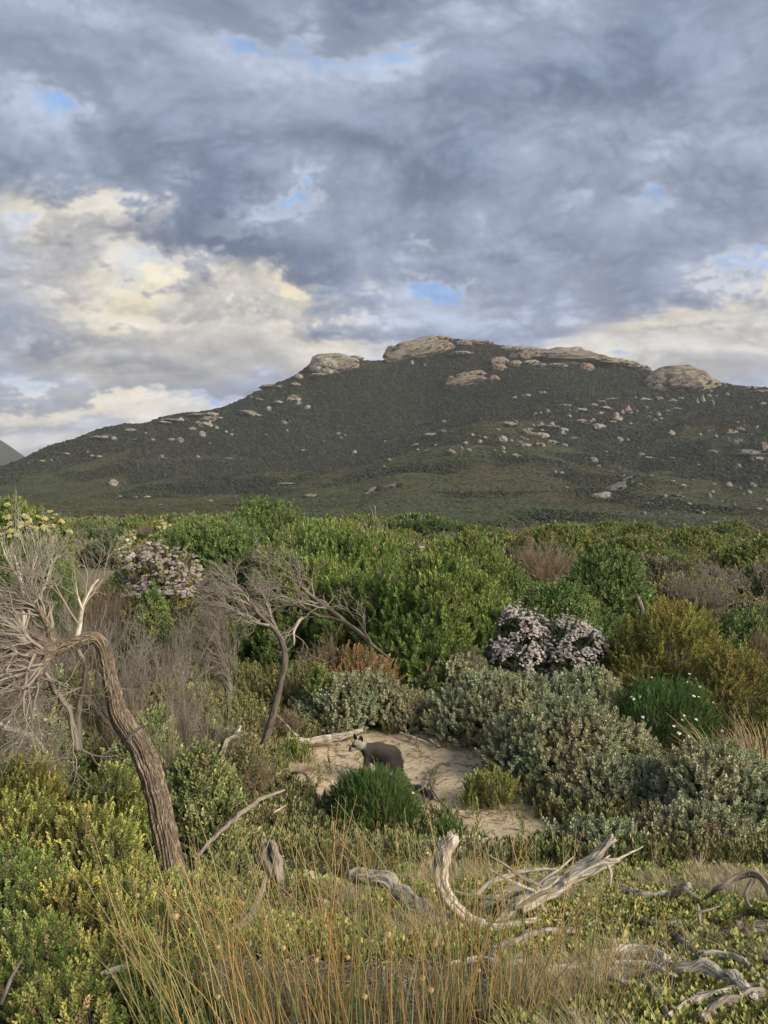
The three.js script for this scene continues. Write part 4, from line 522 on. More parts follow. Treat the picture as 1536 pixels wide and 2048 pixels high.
twig('grey_twig_shrub', 'knee high grey brush right behind the bent trunk', 250, 1340, 170, 8.4, TWIG_TAN, { stems: 12, lean: 0.8, kids: [7, 6, 6], min: 0.003 });
twig('brown_twig_shrub', 'brown brush along the left of the sand under the dark leaning trunk', 560, 1400, 120, 11.2, TWIG_BROWN, { stems: 10, lean: 0.8, kids: [7, 6, 5], min: 0.0034 });
shrub('coast_shrub', 'low olive herb bush among grey twigs left of the dark leaning trunk', 'shrub', 'coast', 430, 1440, 200, 9.2, { lobes: 10, dens: 0.8, tint: { color: [0.17, 0.17, 0.075] } });
shrub('coast_shrub', 'low olive herb bush under the dead twigs behind the rust shrub', 'shrub', 'coast', 600, 1330, 150, 12.6, { lobes: 9, dens: 0.8, tint: { color: [0.16, 0.165, 0.07] } });
shrub('coast_shrub', 'low olive bush among grey twigs in the middle left', 'shrub', 'coast', 340, 1350, 190, 10.5, { lobes: 9, dens: 0.8, tint: { color: [0.15, 0.155, 0.065] } });
shrub('coast_shrub', 'low olive bush under the dead branches at the far left', 'shrub', 'coast', 120, 1340, 260, 10.2, { lobes: 10, dens: 0.8, tint: { color: [0.15, 0.155, 0.065] } });
shrub('coast_shrub', 'low grey green bush on the slope left of the green bush', 'shrub', 'coast', 600, 1590, 90, 8.7, { h: 0.28, dens: 1.0, tint: { color: [0.20, 0.20, 0.10] } });
shrub('coast_shrub', 'straggling grey green bush below the white curved branch', 'shrub', 'coast', 500, 1560, 120, 8.4, { h: 0.3, dens: 0.9, tint: { color: [0.19, 0.18, 0.09] } });
shrub('wattle_shrub', 'bright green shrub behind the right shoulder of the wattle crest', 'shrub', 'wattle', 930, 1062, 230, 22, { lobes: 12 });
// scattered bushes of the middle distance: a few of each kind, then copies
{
  const r = rng(515), protos = [], mk = (o) => protos.push(o);
  const build = (name, label, group, style, w, h, opts) => { const g = shrub(name, label, 'shrub', style, 768, 0, w / 30 * FOCAL, 30, { h, group, dep: w * 0.9, ...opts }); mk([g, w, true, label.split(',')[0]]); };
  build('heath_bush', 'rounded mid green bush, one of many dotted over the middle heath', 'green bushes of the middle heath', 'heath', 3.2, 1.7, {});
  build('heath_bush', 'low olive green bush, one of many dotted over the middle heath', 'olive bushes of the middle heath', 'heath', 3.6, 1.3, { tint: { color: [0.16, 0.165, 0.055], alt: [0.2, 0.17, 0.07] } });
  build('heath_bush', 'dark green dome bush, one of many dotted over the middle heath', 'dark bushes of the middle heath', 'heath', 3.0, 1.9, { tint: { color: [0.075, 0.115, 0.04], alt: [0.11, 0.15, 0.05] } });
  build('heath_bush', 'greyish green bush, one of many dotted over the middle heath', 'greyish bushes of the middle heath', 'heath', 2.8, 1.2, { tint: { color: [0.18, 0.185, 0.11], alt: [0.22, 0.2, 0.13] } });
  build('heath_bush', 'cream flowered bush, one of several dotted over the middle heath', 'cream flowered bushes of the middle heath', 'heath', 2.4, 1.5, { flowers: { n: 110, geo: FLOWER_BIG, color: [0.6, 0.55, 0.32], above: 0.5, scale: 1.7 } });
  const tw = twig('brown_twig_shrub', 'brown leafless bush, one of many dotted over the middle heath', 768, 1078, 3 / 30 * FOCAL, 30, TWIG_BROWN, { stems: 10, kids: [6, 6, 5], min: 0.011, rad: 0.03, group: 'brown leafless bushes of the middle heath' }); mk([tw, 3, true, 'brown leafless bush']);
  const tg = twig('grey_twig_shrub', 'grey leafless bush, one of many dotted over the middle heath', 768, 1082, 2.6 / 30 * FOCAL, 30, TWIG_GREY, { stems: 9, kids: [6, 5, 5], min: 0.011, rad: 0.03, wiggle: 0.4, group: 'grey leafless bushes of the middle heath' }); mk([tg, 2.6, true, 'grey leafless bush']);
  for (let i = 0; i < 330; i++) {
    const d = lerp(17, 78, Math.sqrt(r())), px = -120 + r() * 1776, k = r(), q = k < 0.34 ? 0 : k < 0.58 ? 1 : k < 0.76 ? 2 : k < 0.86 ? 3 : k < 0.90 ? 4 : k < 0.96 ? 5 : 6, P = protos[q];
    if (d < 24 && px > 240 && px < 1010) continue;
    if (d < 16.5 && px < 240) continue;
    const at = onGround(px, d), s = 0.6 + 0.55 * r();
    const o = P[2] ? P[0] : copy(P[0]); P[2] = false; const zone = (d < 34 ? 'nearer' : 'farther') + ' heath ' + (px < 480 ? 'left of the dark dome shrubs' : px < 1000 ? 'behind the wattle thicket' : px < 1260 ? 'behind the white blossom' : 'at the far right'); o.userData.label = P[3] + ' on the ' + zone; o.userData.group = P[3].replace('bush', 'bushes') + ' on the ' + zone; o.position.copy(at).add(V(0, -0.05, 0)); o.rotation.y = (r() - 0.5) * 1.2; o.scale.set(s * (1 + 0.3 * r()), s * (0.75 + 0.5 * r()), s);
  }
}

// ───────────────────────── undergrowth, herbs and litter ─────────────────────────
{
  const r = rng(2718), dry = [], green = [], herb = [], sticks = [], tuft = (seed, n, L, w, lean) => { const q = rng(seed), pos = [], col = [], idx = []; for (let i = 0; i < n; i++) { const a = q() * 6.283, ln = lean * (0.3 + q()), l = L * (0.5 + 0.7 * q()), s = V(-Math.sin(a), 0, Math.cos(a)), k = pos.length / 3, v = 0.7 + 0.6 * q(); let p = V(Math.cos(a) * 0.01, 0, Math.sin(a) * 0.01), d = V(Math.cos(a) * ln * 0.5, 1, Math.sin(a) * ln * 0.5).normalize(); for (let e = 0; e < 4; e++) { const ww = w * (1 - e / 3.2) * 0.5 + 0.0004; pos.push(p.x + s.x * ww, p.y, p.z + s.z * ww, p.x - s.x * ww, p.y, p.z - s.z * ww); col.push(v, v, v, v, v, v); p = p.clone().addScaledVector(d, l / 3); d.x += Math.cos(a) * ln * 0.5; d.z += Math.sin(a) * ln * 0.5; d.y -= ln * 0.25; d.normalize(); } for (let e = 0; e < 3; e++) idx.push(k + e * 2, k + e * 2 + 1, k + e * 2 + 2, k + e * 2 + 1, k + e * 2 + 3, k + e * 2 + 2); } const g = new THREE.BufferGeometry(); g.setAttribute('position', new THREE.Float32BufferAttribute(pos, 3)); g.setAttribute('color', new THREE.Float32BufferAttribute(col, 3)); g.setIndex(idx); g.computeVertexNormals(); return g; };
  for (let i = 0; i < 98000; i++) {
    const d = 2.6 + 24 * r() ** 1.3, px = -60 + 1660 * r(), x = (px - CX) / FOCAL * d, z = -d, s = sandAt(x, z), y = T(x, z), m = fbm(x * 0.9, z * 0.9, 17, 3), near = d < 7 && px > 430; if (d < 4.2 && px < 1000) continue;
    if (s > 0.35 && r() > 0.015) continue;
    const v = 0.7 + 0.6 * r(), dir = V((r() - 0.5) * 0.9, 1, (r() - 0.5) * 0.9).normalize();
    if (near && m > -0.16 && r() < 0.84) { const warm = r() < 0.25; herb.push([V(x, y + 0.01 + 0.05 * r() * Math.max(0, m + 0.3), z), dir, r() * 6.28, 0.85 + 0.8 * r(), (warm ? [0.33, 0.30, 0.085] : [0.25, 0.275, 0.065]).map((q) => q * v)]); }
    else if (m > (d > 7 ? -0.25 : 0.02)) green.push([V(x, y, z), dir, r() * 6.28, (near ? 0.5 : 1.15) * (0.6 + 0.9 * r()), (r() < 0.4 ? [0.25, 0.22, 0.10] : [0.17, 0.19, 0.065]).map((q) => q * v)]);
    else if (r() < 0.75) dry.push([V(x, y, z), dir, r() * 6.28, (near ? 0.6 : 0.9) * (0.6 + 0.8 * r()), (r() < 0.6 ? [0.34, 0.27, 0.16] : [0.24, 0.21, 0.10]).map((q) => q * v)]);
  }
  for (let i = 0; i < 9500; i++) { const d = 3 + 10 * r(), px = 250 + 1300 * r(), x = (px - CX) / FOCAL * d, z = -d, s = sandAt(x, z); if (s > 0.4 && r() > 0.6) continue; const a = r() * 6.28; sticks.push([V(x, T(x, z) + 0.012, z), V(Math.cos(a), 0.12 * (r() - 0.3), Math.sin(a)).normalize(), r() * 6, V(0.7 + r(), 0.3 + 1.1 * r() * r(), 0.7 + r()), (r() < 0.5 ? [0.32, 0.27, 0.21] : [0.16, 0.12, 0.085]).map((q) => q * (0.7 + 0.6 * r()))]); }
  const so = fresh(); rawTube([V(0, -0.12, 0), V(0.012, -0.03, 0.006), V(-0.004, 0.05, -0.006), V(0.008, 0.12, 0)], [0.0028, 0.004, 0.0034, 0.0015], 4, so);
  tag(scatter('herb_cover', sprigs.herb[0], LEAF, herb), 'low yellow green fleshy herbs carpeting the near ground', 'ground cover');
  tag(scatter('green_undergrowth', sprigs.fine[0], LEAF_DULL, green.map((g) => [g[0], g[1], g[2], g[3] * 0.9, g[4]])), 'olive green undergrowth filling the gaps between the bushes', 'undergrowth');
  tag(scatter('dry_grass', tuft(8, 26, 0.26, 0.006, 1.1), LEAF_DULL, dry), 'dry tan grass and dead litter between the bushes', 'grass');
  tag(scatter('stick_litter', toGeo(so), new THREE.MeshStandardMaterial({ color: 0xffffff, roughness: 0.95 }), sticks), 'small dead sticks and bark littering the sand and soil', 'litter');
  const daisies = []; for (let i = 0; i < 900; i++) { const d = 5.2 + 5.5 * r(), px = 330 + 330 * r(), x = (px - CX) / FOCAL * d, z = -d; if (sandAt(x, z) > 0.2) continue; daisies.push([V(x, T(x, z) + 0.04 + 0.12 * r(), z), V((r() - 0.5), 1, (r() - 0.5) + 0.6).normalize(), r() * 6, 0.35 + 0.4 * r(), [0.5, 0.46, 0.34].map((q) => q * (0.7 + 0.5 * r()))]); }
  tag(scatter('dry_seed_heads', DAISY, PETAL, daisies, null), 'tiny dry straw coloured seed heads speckling the slope left of the sand', 'seed heads');
  // long dry tussocks
  const tus = (label, px, d, w, h, n, c) => { const at = onGround(px, d), g = thing('dry_tussock', label, 'tussock', [at.x, at.y, at.z]), l = []; for (let i = 0; i < n; i++) { const a = r() * 6.28, q = Math.sqrt(r()) * w / 2; l.push([V(Math.cos(a) * q, 0, Math.sin(a) * q), V(Math.cos(a) * 0.25, 1, Math.sin(a) * 0.25).normalize(), r() * 6, h / 0.26 * (0.6 + 0.5 * r()), c.map((v) => v * (0.7 + 0.6 * r()))]); } scatter('blade', tuft(n, 9, 0.26, 0.0035, 0.55), LEAF_DULL, l, g); };
  tus('brown dry grass tussock at the right edge beside the daisy bush', 1490, 9.6, 0.7, 0.95, 60, [0.27, 0.20, 0.10]);
  tus('olive brown grass tussock in front of the wattle left of the rust shrub', 635, 12.6, 0.9, 0.8, 70, [0.24, 0.21, 0.09]);
  tus('thin green grass tuft on the herb carpet at the right', 1440, 5.3, 0.22, 0.22, 20, [0.13, 0.22, 0.05]);
  tus('dry straw tuft at the left edge of the sand', 600, 10.2, 0.5, 0.3, 24, [0.34, 0.28, 0.15]);
}

// ───────────────────────── driftwood and dead branches ─────────────────────────
// points [px, py, metres away or null for lying on the ground, lift]
const wpt = ([px, py, d, lift = 0.1]) => ray(px, py, d ?? hitGround(px, py, lift));
let logSeed = 1;
function log(name, label, mat, main, limbs = [], cat = 'dead branch') {
  const pts = main.pts.map(wpt), o = pts[0], g = thing(name, label, cat, [o.x, o.y, o.z]), rel = (p) => p.clone().sub(o);
  const dOf = (p) => -p.z, rad = main.w.map((w, i) => (main.k ?? 0.9) * w / 2 * dOf(pts[Math.min(pts.length - 1, Math.round(i * (pts.length - 1) / (main.w.length - 1)))]) / FOCAL);
  mesh('wood', limb(pts.map(rel), rad, { seed: logSeed++, sides: 30, step: 0.016, ridge: 0.20, knots: 0.22, freq: 9, stretch: 1.5, twist: 1.5, ...main.o }), mat, g);
  for (const L of limbs) { const p = L.pts.map(wpt); mesh('side_branch', limb(p.map(rel), L.w.map((w, i) => 0.8 * w / 2 * dOf(p[Math.min(p.length - 1, Math.round(i * (p.length - 1) / (L.w.length - 1)))]) / FOCAL), { seed: logSeed++, sides: 20, step: 0.018, ridge: 0.2, knots: 0.25, freq: 8, stretch: 1.6, twist: 1, ...L.o }), L.mat || mat, g); }
  return g;
}
log('driftwood', 'upright pale driftwood branch bending up from the near heap', WOOD_PALE, { pts: [[1010, 1885, 4.62], [975, 1862, 4.64], [935, 1838, 4.7], [898, 1798, 4.75], [880, 1750, 4.8], [884, 1712, 4.8], [903, 1672, 4.78]], w: [34, 32, 30, 30, 34, 36, 26], o: { knots: 0.2, point: 0.3 } }, [{ pts: [[972, 1862, 4.6], [1020, 1850, 4.6], [1075, 1838, 4.65]], w: [26, 20, 12] }]);
log('driftwood', 'thick split grey log lying left of the upright driftwood', WOOD_PALE, { pts: [[704, 1750, 5.25], [762, 1760, 5.1], [815, 1795, 4.95], [865, 1835, 4.8], [920, 1865, 4.7], [1000, 1886, 4.55], [1050, 1884, 4.5]], w: [32, 36, 36, 36, 34, 26, 14], o: { ridge: 0.28 } }, [{ pts: [[850, 1840, 4.8], [900, 1832, 4.8], [960, 1845, 4.75]], w: [16, 14, 6] }, { pts: [[815, 1868, 4.72], [880, 1868, 4.7], [980, 1890, 4.6], [1090, 1905, 4.5]], w: [14, 18, 20, 8] }]);
log('driftwood', 'long forked pale driftwood branch reaching up to the right', WOOD_PALE, { pts: [[985, 1868, 4.7], [1015, 1830, 4.8], [1070, 1788, 4.9], [1130, 1755, 5.0], [1180, 1722, 5.0], [1205, 1695, 5.0], [1222, 1672, 4.98]], w: [34, 34, 38, 36, 28, 18, 8], o: { ridge: 0.26, flat: 0.3 } }, [{ pts: [[1040, 1820, 4.78], [1105, 1785, 4.85], [1165, 1748, 4.9], [1210, 1725, 4.9], [1238, 1720, 4.9]], w: [26, 26, 22, 18, 10] }, { pts: [[1190, 1712, 5.0], [1212, 1692, 5.0], [1232, 1678, 5.0]], w: [16, 12, 7] }, { pts: [[940, 1795, 5.0], [985, 1765, 5.1], [1050, 1742, 5.2], [1120, 1738, 5.25]], w: [10, 13, 12, 5] }, { pts: [[1080, 1795, 4.85], [1085, 1815, 4.8], [1092, 1825, 4.75]], w: [12, 10, 6] }, ...(() => { const q = rng(77), list = []; for (let i = 0; i < 11; i++) { const x = 930 + q() * 230, y = 1860 - (x - 930) * 0.42 - q() * 30, L = 60 + q() * 90, up = 0.15 + q() * 0.75, dd = 4.72 + q() * 0.4, s = q() < 0.25 ? -1 : 1; list.push({ pts: [[x, y, dd], [x + s * L * 0.4, y - L * up * 0.3 - q() * 10, dd + 0.03], [x + s * L * 0.72, y - L * up * 0.75 + q() * 10, dd + 0.05], [x + s * L, y - L * up, dd + 0.1]], w: [11, 10, 7, 3], mat: q() < 0.3 ? WOOD_GREY : WOOD_PALE }); } return list; })(), { pts: [[1215, 1728, 4.85], [1222, 1745, 4.82], [1218, 1770, 4.8]], w: [10, 8, 5] }]);
log('driftwood', 'short pale driftwood spar lying just under the forked branch', WOOD_PALE, { pts: [[960, 1815, 4.95], [1010, 1785, 4.98], [1045, 1775, 5.0]], w: [16, 22, 10] });
log('driftwood', 'knobby grey log lying behind the sedge at lower centre right', WOOD_GREY, { pts: [[985, 1900], [1040, 1885], [1090, 1868], [1150, 1862]], w: [20, 26, 24, 14], o: { knots: 0.5 } }, [{ pts: [[1130, 1866], [1170, 1855, 4.65], [1195, 1835, 4.7]], w: [14, 10, 6] }]);
log('driftwood', 'grey log behind the herb carpet with one end turned up', WOOD_PALE, { pts: [[1248, 1778], [1290, 1790], [1335, 1790], [1375, 1772, 5.2]], w: [14, 18, 18, 16], o: { ridge: 0.3 } }, [{ pts: [[1368, 1776, 5.15], [1385, 1790, 5.1], [1402, 1800, 5.05]], w: [10, 8, 5] }]);
log('driftwood', 'grey root arching over the ground at the right edge', WOOD_GREY, { pts: [[1408, 1800], [1440, 1775, 4.95], [1480, 1754, 4.95], [1515, 1752, 4.9], [1545, 1795, 4.75]], w: [6, 11, 14, 15, 13], o: { ridge: 0.34 } }, [{ pts: [[1500, 1752, 4.92], [1494, 1738, 4.95]], w: [8, 4] }, { pts: [[1505, 1760, 4.9], [1490, 1790, 4.85], [1500, 1815, 4.8]], w: [12, 10, 8] }]);
log('driftwood', 'long weathered log lying across the lower right foreground', WOOD_PALE, { pts: [[1205, 1908], [1260, 1903], [1310, 1912], [1350, 1938], [1410, 1945], [1465, 1962], [1505, 1998]], w: [16, 28, 34, 36, 40, 38, 24], o: { ridge: 0.3, flat: 0.2 } }, [{ pts: [[1230, 1925], [1300, 1930], [1345, 1955]], w: [10, 16, 10] }]);
log('driftwood', 'grey curved branch rising from the lower right corner', WOOD_GREY, { pts: [[1400, 2040], [1445, 2010], [1490, 1995], [1550, 1975]], w: [26, 26, 24, 20] }, [{ pts: [[1380, 1995], [1440, 1985], [1510, 1972], [1560, 1950]], w: [10, 18, 20, 16] }]);
log('driftwood', 'pale bent branch at the right edge above the corner branch', WOOD_PALE, { pts: [[1395, 1905], [1440, 1910], [1485, 1925], [1510, 1945]], w: [10, 18, 18, 10] }, [{ pts: [[1480, 1912], [1520, 1920], [1555, 1925]], w: [14, 14, 12], mat: WOOD_DARK }]);
log('driftwood', 'dark rotten stick leaning between the two long logs', WOOD_DARK, { pts: [[1345, 1865], [1375, 1895], [1398, 1918]], w: [14, 20, 12] });
log('driftwood', 'thin upright grey stick standing in the herb carpet', WOOD_GREY, { pts: [[1408, 1910], [1402, 1870, 4.6], [1398, 1830, 4.65], [1395, 1808, 4.7]], w: [9, 8, 8, 5] }, [{ pts: [[1398, 1825, 4.65], [1425, 1818, 4.7], [1440, 1812, 4.72]], w: [6, 5, 3] }]);
log('driftwood', 'broken grey plank of wood under the long log', WOOD_GREY, { pts: [[1160, 1960], [1215, 1945], [1270, 1948], [1300, 1960]], w: [12, 24, 22, 10] });
log('driftwood', 'slanting pale stick near the bottom edge right of the sedge', WOOD_PALE, { pts: [[1290, 1955], [1318, 1995], [1345, 2050]], w: [8, 13, 14] }, []);
log('driftwood', 'grey stump of two upright prongs left of the sedge', WOOD_GREY, { pts: [[556, 1790], [545, 1750, 5.35], [532, 1712, 5.4], [523, 1682, 5.42]], w: [36, 32, 30, 18], o: { knots: 0.25, ridge: 0.16 } }, [{ pts: [[560, 1765, 5.3], [553, 1720, 5.35], [540, 1682, 5.38]], w: [28, 26, 16] }, { pts: [[545, 1750, 5.35], [522, 1728, 5.4], [508, 1716, 5.45]], w: [20, 18, 10] }]);
log('driftwood', 'grey crooked branch in front of the two pronged stump', WOOD_GREY, { pts: [[430, 1935, 4.5], [455, 1880, 4.5], [495, 1835, 4.55], [520, 1795, 4.6], [530, 1750, 4.65]], w: [34, 32, 26, 16, 8] });
log('fallen_log', 'pale fallen log lying behind the wallaby', WOOD_PALE, { pts: [[535, 1486, 11.0], [580, 1482, 11.0], [612, 1484, 11.0], [650, 1475, 11.0], [690, 1471, 11.0], [724, 1462, 11.0]], w: [9, 13, 16, 17, 15, 8], o: { ridge: 0.26 } }, [{ pts: [[590, 1482, 11.0], [582, 1500, 10.95], [586, 1515, 10.9]], w: [8, 7, 5], mat: WOOD_DARK }, { pts: [[600, 1478, 11], [575, 1452, 11.1], [550, 1425, 11.2]], w: [6, 4, 3] }], 'log');
log('dead_branch', 'white curved dead branch standing left of the fallen log', WOOD_PALE, { pts: [[436, 1545, 8.8], [442, 1510, 8.85], [455, 1485, 8.9], [472, 1470, 8.9], [482, 1452, 8.95]], w: [12, 12, 12, 10, 5], o: { knots: 0.15 } }, [{ pts: [[470, 1472, 8.9], [478, 1464, 8.85], [486, 1462, 8.85]], w: [5, 3, 2] }]);
log('dead_branch', 'slender grey dead branch arching right of the leafy bush', WOOD_GREY, { pts: [[395, 1712, 5.6], [438, 1665, 6.0], [478, 1630, 6.3], [520, 1600, 6.6], [570, 1580, 6.9]], w: [7, 10, 11, 9, 5] });
log('dead_branch', 'pale forked dead branch lying on the slope left of the green bush', WOOD_PALE, { pts: [[488, 1618], [530, 1632], [560, 1648], [590, 1672]], w: [6, 10, 11, 6] }, [{ pts: [[540, 1640], [548, 1625, 7.9], [572, 1610, 8.0]], w: [6, 5, 3] }, { pts: [[556, 1650], [545, 1668], [520, 1680]], w: [6, 5, 3] }]);
log('dead_branch', 'grey dead branch lying under the pale forked branch', WOOD_GREY, { pts: [[590, 1645], [608, 1668], [630, 1685]], w: [10, 11, 6] }, [{ pts: [[612, 1670], [640, 1655], [660, 1650]], w: [6, 5, 3] }]);
log('dead_branch', 'dark dead branch lying below the green feathery bush', WOOD_DARK, { pts: [[690, 1655], [730, 1668], [765, 1675]], w: [6, 9, 5] }, [{ pts: [[760, 1676], [800, 1668], [830, 1670]], w: [4, 4, 2], mat: WOOD_PALE }]);
log('dead_branch', 'white weathered log at the left edge behind the pale tipped bushes', WOOD_PALE, { pts: [[-20, 1450, 7.4], [30, 1462, 7.4], [70, 1482, 7.35], [98, 1512, 7.3]], w: [16, 17, 15, 8] }, [{ pts: [[5, 1458, 7.4], [18, 1442, 7.45], [20, 1430, 7.5]], w: [6, 5, 3] }]);
log('dead_branch', 'crooked dark root lying on the sand right of the wallaby', WOOD_DARK, { pts: [[900, 1528], [878, 1530], [866, 1545], [860, 1565], [852, 1580]], w: [5, 8, 7, 7, 4] }, [{ pts: [[868, 1545], [885, 1545], [902, 1540]], w: [4, 4, 2] }, { pts: [[858, 1560], [870, 1590], [892, 1615]], w: [4, 4, 2] }, { pts: [[856, 1568], [842, 1578], [830, 1584]], w: [4, 3, 2], mat: WOOD_GREY }]);
log('dead_branch', 'pale stick lying on the far edge of the sand', WOOD_PALE, { pts: [[800, 1466], [828, 1476], [855, 1486]], w: [5, 8, 4] }, [{ pts: [[858, 1478], [872, 1488], [880, 1494]], w: [5, 6, 3] }]);
log('dead_branch', 'short piece of pale wood lying on the sand behind the wallaby', WOOD_PALE, { pts: [[824, 1497], [834, 1500], [842, 1499]], w: [3, 6, 3] });
log('dead_branch', 'small grey stump sticking out of the sand behind the wallaby rump', WOOD_GREY, { pts: [[799, 1530], [806, 1522, 10.1], [809, 1517, 10.1]], w: [7, 7, 4] });
log('dead_branch', 'bleached stick lying in the lower left bank', WOOD_PALE, { pts: [[200, 1948, 3.2], [240, 1938, 3.25], [300, 1940, 3.3]], w: [10, 12, 9] });
log('dead_branch', 'grey forked stick in the lower left corner', WOOD_GREY, { pts: [[0, 2010, 3.1], [20, 1960, 3.2], [45, 1920, 3.3]], w: [8, 8, 4] }, [{ pts: [[30, 1985, 3.1], [70, 1965, 3.1], [100, 1950, 3.1]], w: [6, 6, 3] }]);
log('dead_branch', 'curved brown dead branch on the slope under the dark leaning trunk', WOOD_DARK, { pts: [[575, 1560], [590, 1545, 9.4], [604, 1545, 9.4], [618, 1560]], w: [6, 7, 7, 4] });
log('driftwood', 'low grey branch snaking through the herbs at lower right', WOOD_PALE, { pts: [[1080, 1950], [1130, 1935], [1180, 1938], [1240, 1965], [1290, 1975]], w: [10, 16, 18, 16, 8], o: { ridge: 0.26 } }, [{ pts: [[1180, 1938], [1210, 1918, 4.4], [1250, 1912, 4.45]], w: [10, 8, 4] }]);
log('driftwood', 'grey forked piece lying under the root at the right edge', WOOD_GREY, { pts: [[1270, 1835], [1320, 1850], [1360, 1846], [1400, 1860]], w: [8, 14, 14, 8] }, [{ pts: [[1340, 1848], [1370, 1830, 4.95], [1410, 1826, 5.0]], w: [9, 8, 4] }]);
log('driftwood', 'pale crooked branch lying before the knobby log', WOOD_PALE, { pts: [[900, 1925], [960, 1918], [1010, 1930], [1060, 1925], [1100, 1935]], w: [8, 15, 16, 14, 7], o: { ridge: 0.26 } });
log('driftwood', 'pale limb lying along the bottom right edge', WOOD_PALE, { pts: [[1330, 2035], [1400, 2000], [1470, 1990], [1550, 2000]], w: [10, 20, 22, 18], o: { ridge: 0.3 } });
// a heap of thin branches on the slope
{
  const r = rng(606); for (let i = 0; i < 16; i++) { const px = 470 + r() * 190, py = 1595 + r() * 95, L = 30 + r() * 50, a = (r() - 0.5) * 1.4, p = [px + Math.cos(a) * L, py + Math.sin(a) * L * 0.6], q = [px + Math.cos(a) * L / 2 + (r() - 0.5) * 10, py + Math.sin(a) * L * 0.3 - 5 - r() * 8, null, 0.06]; const tone = Math.floor(r() * 3), g = log('dead_stick', ['pale', 'grey', 'dark'][tone] + ' thin dead stick in the tangle on the slope left of the green bush', [WOOD_PALE, WOOD_GREY, WOOD_DARK][tone], { pts: [[px, py], q, p], w: [3.5, 5, 2] , o: { sides: 8 } }); g.userData.category = 'stick'; g.userData.group = g.userData.label.replace('stick', 'sticks'); }
  for (let i = 0; i < 60; i++) { const px = 860 + r() * 570, py = 1830 + r() * 200, L = 40 + r() * 80, a = (r() - 0.5) * 1.2, p = [px + Math.cos(a) * L, py + Math.sin(a) * L * 0.6], q = [px + Math.cos(a) * L / 2 + (r() - 0.5) * 16, py + Math.sin(a) * L * 0.3 - 6 - r() * 8, null, 0.05]; const spot = px < 1100 ? 'about the upright driftwood' : px < 1330 ? 'before the forked driftwood' : 'about the logs at the right edge', tone = Math.floor(r() * 4), g = log('dead_stick', ['pale', 'grey', 'grey', 'dark'][tone] + ' thin dead stick lying in the herbs ' + spot, [WOOD_PALE, WOOD_GREY, WOOD_GREY, WOOD_DARK][tone], { pts: [[px, py], q, p], w: [3, 6, 2], o: { sides: 8, step: 0.02 } }); g.userData.category = 'stick'; g.userData.group = g.userData.label.replace('stick', 'sticks'); }
}

// ───────────────────────── wind bent dead trees ─────────────────────────
function deadTree(label, mat, trunk, branches, twigs, twigMat, o = {}) {
  const pts = trunk.pts.map(wpt), org = pts[0], g = thing('dead_tree', label, 'tree', [org.x, org.y, org.z]), rel = (p) => p.clone().sub(org), R = (w, p) => w / 2 * -p.z / FOCAL, r = rng(o.seed ?? 31);
  mesh('trunk', limb(pts.map(rel), trunk.w.map((w, i) => R(w, pts[Math.min(pts.length - 1, Math.round(i * (pts.length - 1) / (trunk.w.length - 1)))])), { seed: o.seed ?? 3, sides: 90, step: 0.008, kink: 0.08, ridge: 0.15, knots: 0.13, freq: 13, stretch: 3.6, ...trunk.o }), mat, g);
  const thin = fresh(), thick = fresh(); let n = 0;
  for (const b of branches) {
    const p = b.pts.map(wpt), q = p.map(rel), rad = b.w.map((w, i) => R(w, p[Math.min(p.length - 1, Math.round(i * (p.length - 1) / (b.w.length - 1)))])); mesh('branch', limb(q, rad, { seed: 50 + n++, sides: 12, step: 0.02, ridge: 0.16, knots: 0.25 }), b.mat || mat, g);
    const c = new THREE.CatmullRomCurve3(q), k = b.tw ?? 14; for (let i = 0; i < k; i++) { const t = 0.15 + 0.85 * (i + r()) / k, at = c.getPoint(Math.min(1, t)), tan = c.getTangent(Math.min(1, t)), dir = tan.clone().multiplyScalar(0.9).add(V((r() - 0.5) * 1.3, (r() - 0.35) * 1.3, (r() - 0.5) * 1.3)).normalize(); grow(thin, r, at, dir, twigs.len * (0.5 + 0.8 * r()) * (1.1 - 0.5 * t), Math.max(0.003, lerp(rad[0], rad.at(-1), t) * 0.42), twigs.level ?? 2, { wiggle: 0.75, bias: twigs.bias, pull: 0.7, spread: 0.75, shrink: 0.62, min: twigs.min ?? 0.0019, kids: twigs.kids ?? [5, 5, 4], thick: thin, thickLevel: 9 }); }
  }
  if (thin.pos.length) mesh('twig', toGeo(thin), twigMat, g, 'stuff'); return g;
}
